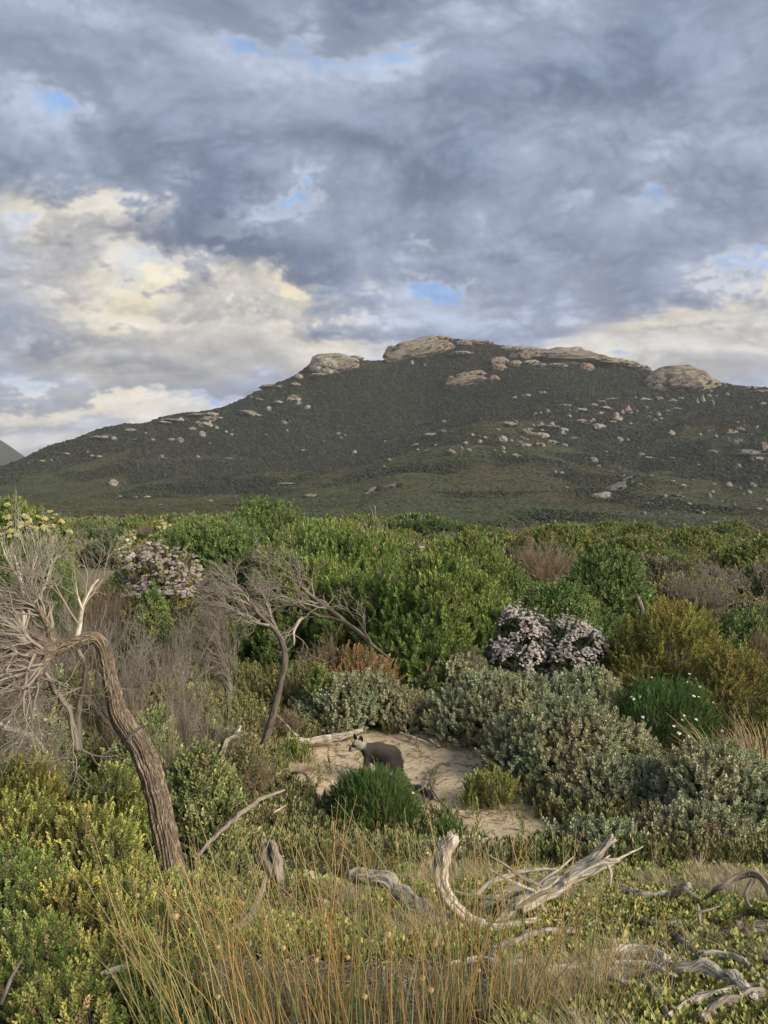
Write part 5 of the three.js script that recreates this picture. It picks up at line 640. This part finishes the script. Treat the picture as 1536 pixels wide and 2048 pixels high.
deadTree('wind bent dead tree with thick bark trunk bowed over to the left', BARK, { pts: [[352, 1790, 5.55], [336, 1700, 5.65], [316, 1610, 5.75], [298, 1535, 5.75], [274, 1482, 5.75], [243, 1440, 5.75], [228, 1395, 5.75], [216, 1340, 5.75], [206, 1296, 5.75], [190, 1277, 5.74], [150, 1284, 5.7], [105, 1299, 5.65]], w: [56, 48, 44, 43, 45, 39, 32, 28, 26, 25, 25, 28] }, [
  { pts: [[110, 1297, 5.65], [60, 1290, 5.6], [20, 1300, 5.6], [-60, 1305, 5.5]], w: [24, 18, 14, 9], tw: 18 },
  { pts: [[112, 1300, 5.62], [70, 1306, 5.5], [20, 1325, 5.4], [-50, 1330, 5.3]], w: [22, 16, 11, 7], tw: 18 },
  { pts: [[105, 1302, 5.62], [85, 1330, 5.5], [40, 1355, 5.4], [-40, 1375, 5.3]], w: [20, 14, 10, 6], tw: 18 },
  { pts: [[100, 1300, 5.65], [80, 1345, 5.6], [70, 1385, 5.55], [20, 1425, 5.5]], w: [16, 11, 8, 5], tw: 14 },
  { pts: [[110, 1290, 5.65], [95, 1255, 5.7], [80, 1225, 5.7], [30, 1185, 5.7]], w: [22, 15, 11, 6], tw: 16 },
  { pts: [[100, 1285, 5.65], [50, 1262, 5.6], [0, 1270, 5.6], [-50, 1250, 5.6]], w: [16, 12, 8, 5], tw: 16 },
  { pts: [[155, 1278, 5.72], [160, 1245, 5.75], [168, 1212, 5.8], [180, 1180, 5.85], [196, 1158, 5.9]], w: [13, 10, 9, 7, 4], mat: WOOD_PALE, tw: 5 },
  { pts: [[165, 1222, 5.78], [156, 1195, 5.8], [152, 1165, 5.8]], w: [6, 5, 3], mat: WOOD_PALE, tw: 3 },
  { pts: [[150, 1290, 5.7], [170, 1330, 5.8], [158, 1420, 5.9], [160, 1500, 5.9]], w: [9, 10, 12, 11], mat: WOOD_GREY, tw: 2 },
  { pts: [[90, 1345, 5.6], [115, 1390, 5.75], [140, 1430, 5.85], [155, 1500, 5.9]], w: [9, 12, 13, 15], mat: WOOD_GREY, tw: 4 },
  { pts: [[255, 1478, 5.68], [270, 1462, 5.62], [290, 1448, 5.55]], w: [7, 8, 4], mat: WOOD_PALE, tw: 0 },
], { len: 0.5, bias: V(-0.85, 0.2, 0.1), level: 2, kids: [6, 5], min: 0.0021 }, TWIG_GREY, { seed: 31 });
deadTree('dark leaning dead tree with twigs swept left above the fallen log', WOOD_DARK, { pts: [[520, 1512, 10.4], [536, 1465, 10.4], [550, 1415, 10.4], [560, 1370, 10.4], [570, 1315, 10.4], [560, 1275, 10.4], [542, 1252, 10.4], [515, 1225, 10.4], [500, 1200, 10.4]], w: [19, 16, 14, 13, 13, 12, 10, 8, 5], o: { sides: 18, step: 0.02 } }, [
  { pts: [[542, 1252, 10.4], [510, 1245, 10.3], [470, 1222, 10.3], [430, 1205, 10.2]], w: [7, 5, 4, 2], tw: 18, mat: WOOD_GREY },
  { pts: [[525, 1235, 10.4], [490, 1205, 10.4], [455, 1185, 10.4], [420, 1170, 10.4]], w: [6, 5, 3, 2], tw: 18, mat: WOOD_GREY },
  { pts: [[505, 1210, 10.4], [480, 1180, 10.4], [445, 1158, 10.4]], w: [5, 4, 2], tw: 16, mat: WOOD_GREY },
  { pts: [[560, 1275, 10.4], [540, 1225, 10.5], [525, 1185, 10.5]], w: [5, 4, 2], tw: 10, mat: WOOD_GREY },
], { len: 0.36, bias: V(-0.8, 0.05, 0), min: 0.0042, kids: [5, 4] }, TWIG_GREY, { seed: 41 });
deadTree('grey dead tree fallen against the front of the wattle thicket', WOOD_DARK, { pts: [[785, 1322, 12.0], [745, 1290, 12.2], [715, 1262, 12.3], [680, 1240, 12.4], [640, 1233, 12.4], [600, 1237, 12.4]], w: [3, 7, 9, 9, 6, 3], o: { sides: 16, step: 0.02 } }, [
  { pts: [[690, 1245, 12.4], [655, 1215, 12.4], [620, 1190, 12.4], [598, 1165, 12.4], [592, 1110, 12.5]], w: [11, 11, 9, 6, 3], tw: 14, mat: WOOD_DARK },
  { pts: [[640, 1233, 12.4], [595, 1212, 12.3], [555, 1215, 12.3], [520, 1235, 12.2]], w: [7, 6, 4, 2], tw: 12 },
  { pts: [[610, 1190, 12.4], [570, 1175, 12.4], [530, 1172, 12.4]], w: [4, 3, 2], tw: 10 },
  { pts: [[605, 1235, 12.4], [590, 1255, 12.3], [588, 1290, 12.2]], w: [8, 6, 3], tw: 6, mat: WOOD_PALE },
  { pts: [[745, 1290, 12.2], [728, 1262, 12.2], [715, 1235, 12.2], [716, 1200, 12.2]], w: [4, 4, 3, 2], tw: 5 },
  { pts: [[600, 1165, 12.4], [560, 1135, 12.4], [525, 1125, 12.4]], w: [4, 3, 2], tw: 9 },
], { len: 0.45, bias: V(-0.5, 0.4, 0), min: 0.0045, kids: [4, 4] }, TWIG_GREY, { seed: 51 });
deadTree('pale dead sapling with upright forks behind the bent trunk', WOOD_PALE, { pts: [[45, 1300, 8.2], [48, 1220, 8.2], [40, 1150, 8.2], [28, 1110, 8.2]], w: [11, 9, 7, 4], o: { sides: 12, step: 0.02 } }, [
  { pts: [[46, 1180, 8.2], [60, 1150, 8.2], [75, 1110, 8.2]], w: [6, 4, 2], tw: 6 }, { pts: [[43, 1165, 8.2], [15, 1120, 8.2], [2, 1085, 8.2]], w: [5, 4, 2], tw: 6 }, { pts: [[47, 1240, 8.2], [90, 1170, 8.3], [105, 1120, 8.3]], w: [6, 5, 2], tw: 8 },
], { len: 0.4, bias: _up, min: 0.0025, kids: [4, 4] }, TWIG_PALE, { seed: 61 });
// a green tree with an open crown, in the middle of the right heath
{
  const g = shrub('heath_tree', 'small green tree with open crown and bare leaning trunk on the right heath', 'tree', 'broad', 1215, 1085, 175, 19, { lobes: 12, dens: 0.9 });
  g.children.filter((c) => c.name === 'foliage').forEach((c) => { c.name = 'crown'; });
  const d = 19; const o = g.position, w = (px, py) => ray(px, py, py > 1190 ? 17.9 : 18.7).sub(o); mesh('trunk', limb([w(1286, 1235), w(1280, 1205), w(1262, 1180), w(1240, 1150), w(1222, 1125)], [0.055, 0.05, 0.045, 0.035, 0.02], { sides: 12 }), WOOD_GREY, g);
}

// ───────────────────────── foreground sedge ─────────────────────────
{
  const r = rng(888), tussocks = [], stem = (seed, lean) => { const q = rng(seed), pts = [], n = 7, rad = []; for (let i = 0; i <= n; i++) { const t = i / n; pts.push(V(lean * t * t + (q() - 0.5) * 0.006, t, (q() - 0.5) * 0.012)); rad.push(0.0025 * (1 - 0.75 * t ** 2)); } const o = fresh(); rawTube(pts, rad, 4, o); return toGeo(o); };
  const geos = [stem(1, 0.03), stem(2, 0.12), stem(3, 0.2), stem(4, 0.42)], mat = new THREE.MeshStandardMaterial({ color: 0xffffff, roughness: 0.55 });
  const hd = new THREE.IcosahedronGeometry(0.0085, 2); { const p = hd.attributes.position; for (let i = 0; i < p.count; i++) { const v = V().fromBufferAttribute(p, i), k = 1 + 0.5 * n3(v.x * 500, v.y * 500, v.z * 500); p.setXYZ(i, v.x * k, v.y * k, v.z * k); } hd.computeVertexNormals(); }
  const hm = new THREE.MeshStandardMaterial({ color: new THREE.Color(0.36, 0.25, 0.12), roughness: 0.9 });
  const T0 = [['at the left end of the row, leaning left', 420, 3.05, 0.55, 135, -0.26, 0.80], ['left of the middle with orange stems', 600, 3.15, 0.55, 165, -0.16, 0.84], ['in the middle of the row', 790, 3.1, 0.6, 160, -0.04, 0.84], ['right of the middle with the tallest stems', 960, 3.2, 0.55, 115, 0.05, 0.84], ['before the forked driftwood', 1120, 3.25, 0.5, 62, 0.08, 0.78], ['at the thin right end of the row', 1240, 3.3, 0.4, 24, 0.12, 0.70]];
  for (const [where, px, d, w, n, lean, H] of T0) {
    const at = onGround(px, d), g = thing('sedge_tussock', 'tall tan and green sedge tussock ' + where, 'sedge', [at.x, at.y - 0.02, at.z]), lists = [[], [], [], []]; tussocks.push([px, g]);
    for (let i = 0; i < n; i++) { const a = r() * 6.28, q = Math.sqrt(r()) * w / 2, k = r() ** 0.8, x = Math.cos(a) * q, z = Math.sin(a) * q * 0.6, L = H * (0.35 + 0.68 * k), dir = V(lean + x * 0.55 + (r() - 0.5) * 0.34, 1, z * 0.5 + (r() - 0.5) * 0.3).normalize(), c = r(), col = c < 0.40 ? [0.33, 0.24, 0.095] : c < 0.56 ? [0.37, 0.215, 0.07] : c < 0.82 ? [0.14, 0.17, 0.055] : [0.26, 0.24, 0.12], v = 0.75 + 0.5 * r(); lists[Math.floor(r() * 4)].push([V(x, 0, z), dir, r() * 6.28, V(1, 1, 1).set(L * (1.0 + 0.5 * r()), L, L * (1.0 + 0.5 * r())), col.map((e) => e * v)]); }
    lists.forEach((l, i) => l.length && scatter('stem', geos[i], mat, l, g));
    for (let i = 0; i < Math.round(n / 16); i++) { const m = mesh('seed_head', hd, hm, g), h = H * (0.3 + 0.45 * r()); m.position.set((r() - 0.5) * w * 1.1 + lean * h, h, (r() - 0.5) * w * 0.6 + 0.04); m.scale.setScalar(0.8 + 0.6 * r()); }
  }
  // long stems that rise above the rest
  const LONG = new THREE.MeshStandardMaterial({ color: new THREE.Color(0.34, 0.25, 0.10), roughness: 0.6 });
  const P = [[385, 1600, 2.95, 470, 1920], [590, 1650, 3.1, 640, 1950], [790, 1650, 3.2, 800, 1980], [945, 1590, 3.2, 935, 1990], [975, 1700, 3.2, 1000, 1990], [1350, 1735, 3.3, 1270, 1980], [1125, 1660, 3.3, 1110, 1960], [1260, 1725, 3.3, 1180, 1990], [900, 1730, 3.15, 880, 2000], [480, 1660, 3.0, 560, 1990], [350, 1690, 2.9, 440, 2010], [690, 1700, 3.1, 720, 1990]];
  P.forEach(([px, py, d, bx, by]) => { const b = ray(bx, by + 60, d + 0.05), t = ray(px, py, d), m = b.clone().lerp(t, 0.55).add(V(0.02, 0.04, 0)), o = fresh(), c = new THREE.CatmullRomCurve3([b, m, t]).getPoints(14); rawTube(c.map((q) => q.sub(b)), c.map((_, i) => 0.0024 * (1 - 0.75 * (i / 14) ** 2)), 5, o); const host = tussocks.reduce((u, v) => Math.abs(v[0] - bx) < Math.abs(u[0] - bx) ? v : u)[1], s = mesh('long_stem', toGeo(o), LONG, host); s.position.copy(b).sub(host.position); });
}

// ───────────────────────── wallaby ─────────────────────────
{
  const D = 9.9, at = onGround(775, D), g = thing('wallaby', 'dark grey wallaby with pale face standing behind the green bush', 'wallaby', [at.x, T(at.x, at.z), at.z]);
  const toLocal = (px, py, d) => ray(px, py, d).sub(g.position);
  function skin(bones, cell, lo, hi, k = 0.035) {
    const size = Math.max(hi[0] - lo[0], hi[1] - lo[1], hi[2] - lo[2]), res = Math.ceil(size / cell) + 4, mc = new MarchingCubes(res, new THREE.MeshBasicMaterial(), false, false, 400000), half = size / 2 + cell * 2, cx = (lo[0] + hi[0]) / 2, cy = (lo[1] + hi[1]) / 2, cz = (lo[2] + hi[2]) / 2;
    mc.isolation = 0;
    const B = bones.map(([a, b, ra, rb, kk]) => { const A = V(...a), d = V(...b).sub(A); return [A, d, Math.max(1e-9, d.lengthSq()), ra, rb, kk ?? k]; }), p = V();
    for (let z = 0; z < res; z++) for (let y = 0; y < res; y++) for (let x = 0; x < res; x++) {
      p.set(cx + (x / (res / 2) - 1) * half, cy + (y / (res / 2) - 1) * half, cz + (z / (res / 2) - 1) * half); let f = 1e3;
      for (const [A, d, l2, ra, rb, kk] of B) { const ax = p.x - A.x, ay = p.y - A.y, az = p.z - A.z, t = clamp((ax * d.x + ay * d.y + az * d.z) / l2), q = Math.hypot(ax - d.x * t, ay - d.y * t, az - d.z * t) - lerp(ra, rb, t), h = clamp(0.5 + 0.5 * (q - f) / kk); f = f > 900 ? q : lerp(q, f, h) - kk * h * (1 - h); }
      mc.field[z * res * res + y * res + x] = -f;
    }
    mc.update(); const n = mc.count, pos = new Float32Array(mc.positionArray.slice(0, n * 3)); for (let i = 0; i < n; i++) { pos[i * 3] = pos[i * 3] * half + cx; pos[i * 3 + 1] = pos[i * 3 + 1] * half + cy; pos[i * 3 + 2] = pos[i * 3 + 2] * half + cz; }
    let gg = new THREE.BufferGeometry(); gg.setAttribute('position', new THREE.BufferAttribute(pos, 3)); gg = mergeVertices(gg, 1e-5); gg.computeVertexNormals(); return gg;
  }
  const tA = toLocal(815, 1592, 9.72), tB = toLocal(838, 1588, 9.69), tC = toLocal(855, 1596, 9.53), tD = toLocal(859, 1604, 9.42), tE = toLocal(852, 1616, 9.27), arr = (v) => [v.x, v.y, v.z];
  for (const v of [tA, tB, tC, tD, tE]) v.y = Math.max(v.y, T(v.x + g.position.x, v.z + g.position.z) - g.position.y + 0.05);
  const body = [
    [[-0.285, 0.475, 0], [-0.24, 0.435, 0], 0.058, 0.082], [[-0.24, 0.435, 0], [-0.11, 0.425, 0], 0.088, 0.105], [[-0.11, 0.425, 0], [0.02, 0.36, 0], 0.105, 0.14], [[0.02, 0.35, 0], [0.055, 0.24, 0], 0.142, 0.132], [[-0.18, 0.36, 0], [0.0, 0.27, 0], 0.075, 0.12],
    [[0.055, 0.24, 0.05], [-0.06, 0.16, 0.115], 0.115, 0.06], [[0.055, 0.24, -0.05], [-0.06, 0.16, -0.115], 0.115, 0.06],
    [[-0.06, 0.16, 0.115], [0.10, 0.075, 0.11], 0.05, 0.028], [[-0.06, 0.16, -0.115], [0.10, 0.075, -0.11], 0.05, 0.028],
    [[0.10, 0.06, 0.11], [0.03, 0.026, 0.105], 0.03, 0.024], [[0.10, 0.06, -0.11], [0.03, 0.026, -0.105], 0.03, 0.024], [[0.03, 0.024, 0.105], [-0.12, 0.016, 0.10], 0.023, 0.014], [[0.03, 0.024, -0.105], [-0.12, 0.016, -0.10], 0.023, 0.014],
    [[0.09, 0.15, 0], [0.17, 0.06, 0.04], 0.085, 0.05], [[0.17, 0.06, 0.04], arr(tA), 0.05, 0.04, 0.02], [arr(tA), arr(tB), 0.04, 0.038, 0.02], [arr(tB), arr(tC), 0.038, 0.036, 0.02], [arr(tC), arr(tD), 0.036, 0.033, 0.02], [arr(tD), arr(tE), 0.033, 0.014, 0.02],
    [[-0.255, 0.40, 0.06], [-0.262, 0.30, 0.075], 0.046, 0.031], [[-0.255, 0.40, -0.06], [-0.25, 0.30, -0.075], 0.046, 0.031], [[-0.262, 0.30, 0.075], [-0.302, 0.225, 0.07], 0.029, 0.016], [[-0.25, 0.30, -0.075], [-0.285, 0.22, -0.06], 0.029, 0.016],
  ];
  for (const s of [1, -1]) for (let f = 0; f < 5; f++) { const w = s > 0 ? [-0.302, 0.222, 0.07] : [-0.285, 0.217, -0.06], a = (f - 2) * 0.006, b = [w[0] - 0.006 - (f === 0 ? 0.01 : 0), w[1] - 0.012, w[2] + a]; body.push([w, b, 0.011, 0.0065, 0.006], [b, [b[0] - 0.002 + (f === 0 ? -0.008 : 0.004), b[1] - 0.022 - 0.004 * (2 - Math.abs(f - 2)), b[2] + a * 0.5], 0.0062, 0.004, 0.004]); }
  const bodyGeo = skin(body, 0.010, [-0.36, -0.02, -0.25], [0.62, 0.57, 0.75]);
  // head, turned a little to the viewer, in its own fine grid
  const head = [
    [[-0.345, 0.505, 0], [-0.285, 0.475, 0], 0.052, 0.056], [[-0.375, 0.515, 0.002], [-0.345, 0.505, 0], 0.046, 0.053], [[-0.385, 0.505, 0.004], [-0.428, 0.470, 0.016], 0.038, 0.026], [[-0.428, 0.470, 0.016], [-0.447, 0.452, 0.022], 0.026, 0.0175], [[-0.375, 0.478, 0.006], [-0.43, 0.452, 0.018], 0.030, 0.016],
    [[-0.392, 0.516, 0.036], [-0.405, 0.505, 0.036], 0.014, 0.011, 0.012], [[-0.392, 0.516, -0.03], [-0.405, 0.505, -0.028], 0.014, 0.011, 0.012],
  ];
  const headGeo = skin(head, 0.0035, [-0.48, 0.40, -0.09], [-0.24, 0.60, 0.09], 0.02);
  const paint = (geo, fn) => { const p = geo.attributes.position, c = []; for (let i = 0; i < p.count; i++) { const v = V().fromBufferAttribute(p, i), f = 0.6 + 0.8 * (0.5 + 0.5 * fbm(v.x * 45, v.y * 25, v.z * 45, 3)); c.push(...fn(v).map((q) => q * f)); } geo.setAttribute('color', new THREE.Float32BufferAttribute(c, 3)); return geo; };
  const mix = (a, b, t) => a.map((v, i) => lerp(v, b[i], t));
  const grey = [0.029, 0.0255, 0.0205], brown = [0.019, 0.0145, 0.010], black = [0.014, 0.012, 0.012], pale = [0.25, 0.222, 0.162], buff = [0.13, 0.10, 0.065], dark = [0.022, 0.018, 0.015];
  paint(bodyGeo, (v) => {
    const n = 0.5 + 0.5 * fbm(v.x * 9, v.y * 9, v.z * 9, 3); let c = mix(grey, brown, clamp(n * 0.6 + sm(0.2, 0.05, v.y) * 0.4));
    c = mix(c, [0.066, 0.06, 0.05], sm(0.45, 0.56, v.y + 0.1 * n) * 0.5);
    c = mix(c, buff, sm(-0.24, -0.31, v.x) * sm(0.41, 0.36, v.y) * sm(0.22, 0.30, v.y) * 0.5); c = mix(c, [0.22, 0.195, 0.155], sm(-0.25, -0.30, v.x) * sm(0.46, 0.49, v.y));
    c = mix(c, dark, sm(0.33, 0.29, v.y) * sm(-0.20, -0.23, v.x)); c = mix(c, pale, sm(0.275, 0.255, v.y) * sm(-0.22, -0.26, v.x) * sm(0.215, 0.235, v.y)); c = mix(c, dark, sm(0.05, 0.02, v.y) * sm(0.2, 0.1, v.x));
    c = mix(c, black, sm(0.18, 0.26, v.x)); c = mix(c, dark, sm(0.165, 0.185, v.x) * sm(0.26, 0.2, v.y)); return c;
  });
  paint(headGeo, (v) => {
    const eye = Math.hypot((v.x + 0.403) / 0.032, (v.y - 0.499) / 0.018), eye2 = Math.hypot((v.x + 0.405) / 0.022, (v.y - 0.499) / 0.012);
    let c = mix(pale, [0.30, 0.27, 0.22], sm(0.535, 0.565, v.y) * 0.7); c = mix(c, [0.24, 0.215, 0.18], sm(-0.325, -0.29, v.x) * sm(0.46, 0.52, v.y)); c = mix(c, black, sm(1.15, 0.75, v.z > 0 ? eye : eye2) * sm(0.006, 0.016, Math.abs(v.z)));
    c = mix(c, [0.10, 0.075, 0.06], sm(-0.425, -0.437, v.x) * sm(0.449, 0.456, v.y)); c = mix(c, black, sm(-0.444, -0.452, v.x)); return c;
  });
  const fur = new THREE.MeshStandardMaterial({ vertexColors: true, roughness: 0.95 }), strip = (q) => { for (const n of Object.keys(q.attributes)) if (!['position', 'normal', 'color'].includes(n)) q.deleteAttribute(n); return q.index ? q.toNonIndexed() : q; };
  const grown = (q) => { q.translate(0.30, -0.48, 0); q.scale(1.14, 1.14, 1.14); q.translate(-0.30, 0.48, 0); return q; };   // the head is a little larger than the sketch it was laid out on
  grown(headGeo); mesh('body', mergeGeometries([strip(bodyGeo), strip(headGeo)]), fur, g);
  // short fur standing out of the coat
  { const r = rng(99), p = bodyGeo.attributes.position, nn = bodyGeo.attributes.normal, cc = bodyGeo.attributes.color, out = fresh(); for (let i = 0; i < 16000; i++) { const k = Math.floor(r() * p.count), a = V().fromBufferAttribute(p, k), n = V().fromBufferAttribute(nn, k), s = V().crossVectors(n, V(r() - 0.5, r() - 0.5, r() - 0.5)).normalize().multiplyScalar(0.0016), e = a.clone().addScaledVector(n, 0.009).add(V(0.016, -0.010, 0)), q = out.pos.length / 3, f = 0.5 + 1.5 * r() * r(); out.pos.push(a.x - s.x, a.y - s.y, a.z - s.z, a.x + s.x, a.y + s.y, a.z + s.z, e.x, e.y, e.z); for (let j = 0; j < 3; j++) out.col.push(cc.getX(k) * f, cc.getY(k) * f, cc.getZ(k) * f); out.idx.push(q, q + 1, q + 2); } mesh('fur', toGeo(out), new THREE.MeshStandardMaterial({ vertexColors: true, roughness: 1, side: THREE.DoubleSide }), g, 'stuff'); }
  // ears: cupped leaf shapes
  const earGeo = (() => { const pos = [], idx = [], col = [], N = 10; for (let i = 0; i <= N; i++) { const t = i / N, w = 0.024 * Math.sin(Math.PI * (0.16 + 0.84 * t) ** 0.8) ** 0.8 + 0.002; for (let j = -3; j <= 3; j++) { const u = j / 3; pos.push(u * w, t * 0.068, -Math.cos(u * 1.3) * w * 0.75 + 0.006 * t); const rim = Math.abs(u) > 0.9 || t > 0.93; col.push(...(rim ? [0.05, 0.042, 0.036] : Math.abs(u) < 0.4 ? [0.075, 0.055, 0.045] : [0.04, 0.033, 0.03])); } } for (let i = 0; i < N; i++) for (let j = 0; j < 6; j++) { const a = i * 7 + j; idx.push(a, a + 1, a + 7, a + 1, a + 8, a + 7); } const q = new THREE.BufferGeometry(); q.setAttribute('position', new THREE.Float32BufferAttribute(pos, 3)); q.setAttribute('color', new THREE.Float32BufferAttribute(col, 3)); q.setIndex(idx); q.computeVertexNormals(); return q; })();
  const earMat = new THREE.MeshStandardMaterial({ vertexColors: true, roughness: 0.95, side: THREE.DoubleSide });
  for (const [x, y, z, ry, rz] of [[-0.334, 0.542, 0.032, -0.35, -0.16], [-0.392, 0.546, -0.024, -0.7, 0.2]]) { const e = mesh('ear', earGeo, earMat, g); e.position.set(-0.30 + (x + 0.30) * 1.14, 0.48 + (y - 0.48) * 1.14, z * 1.14); e.rotation.set(0.05, ry, rz); e.scale.set(1.3, 1.3, 1.3); }
  const eyeMat = new THREE.MeshStandardMaterial({ color: new THREE.Color(0.01, 0.008, 0.008), roughness: 0.08 }); for (const [x, y, z] of [[-0.406, 0.501, 0.043], [-0.408, 0.501, -0.034]]) { const e = mesh('eye', new THREE.SphereGeometry(0.0085, 14, 10), eyeMat, g); e.position.set(-0.30 + (x + 0.30) * 1.14, 0.48 + (y - 0.48) * 1.14, z * 1.14); }
}
renderer.render(scene, camera);
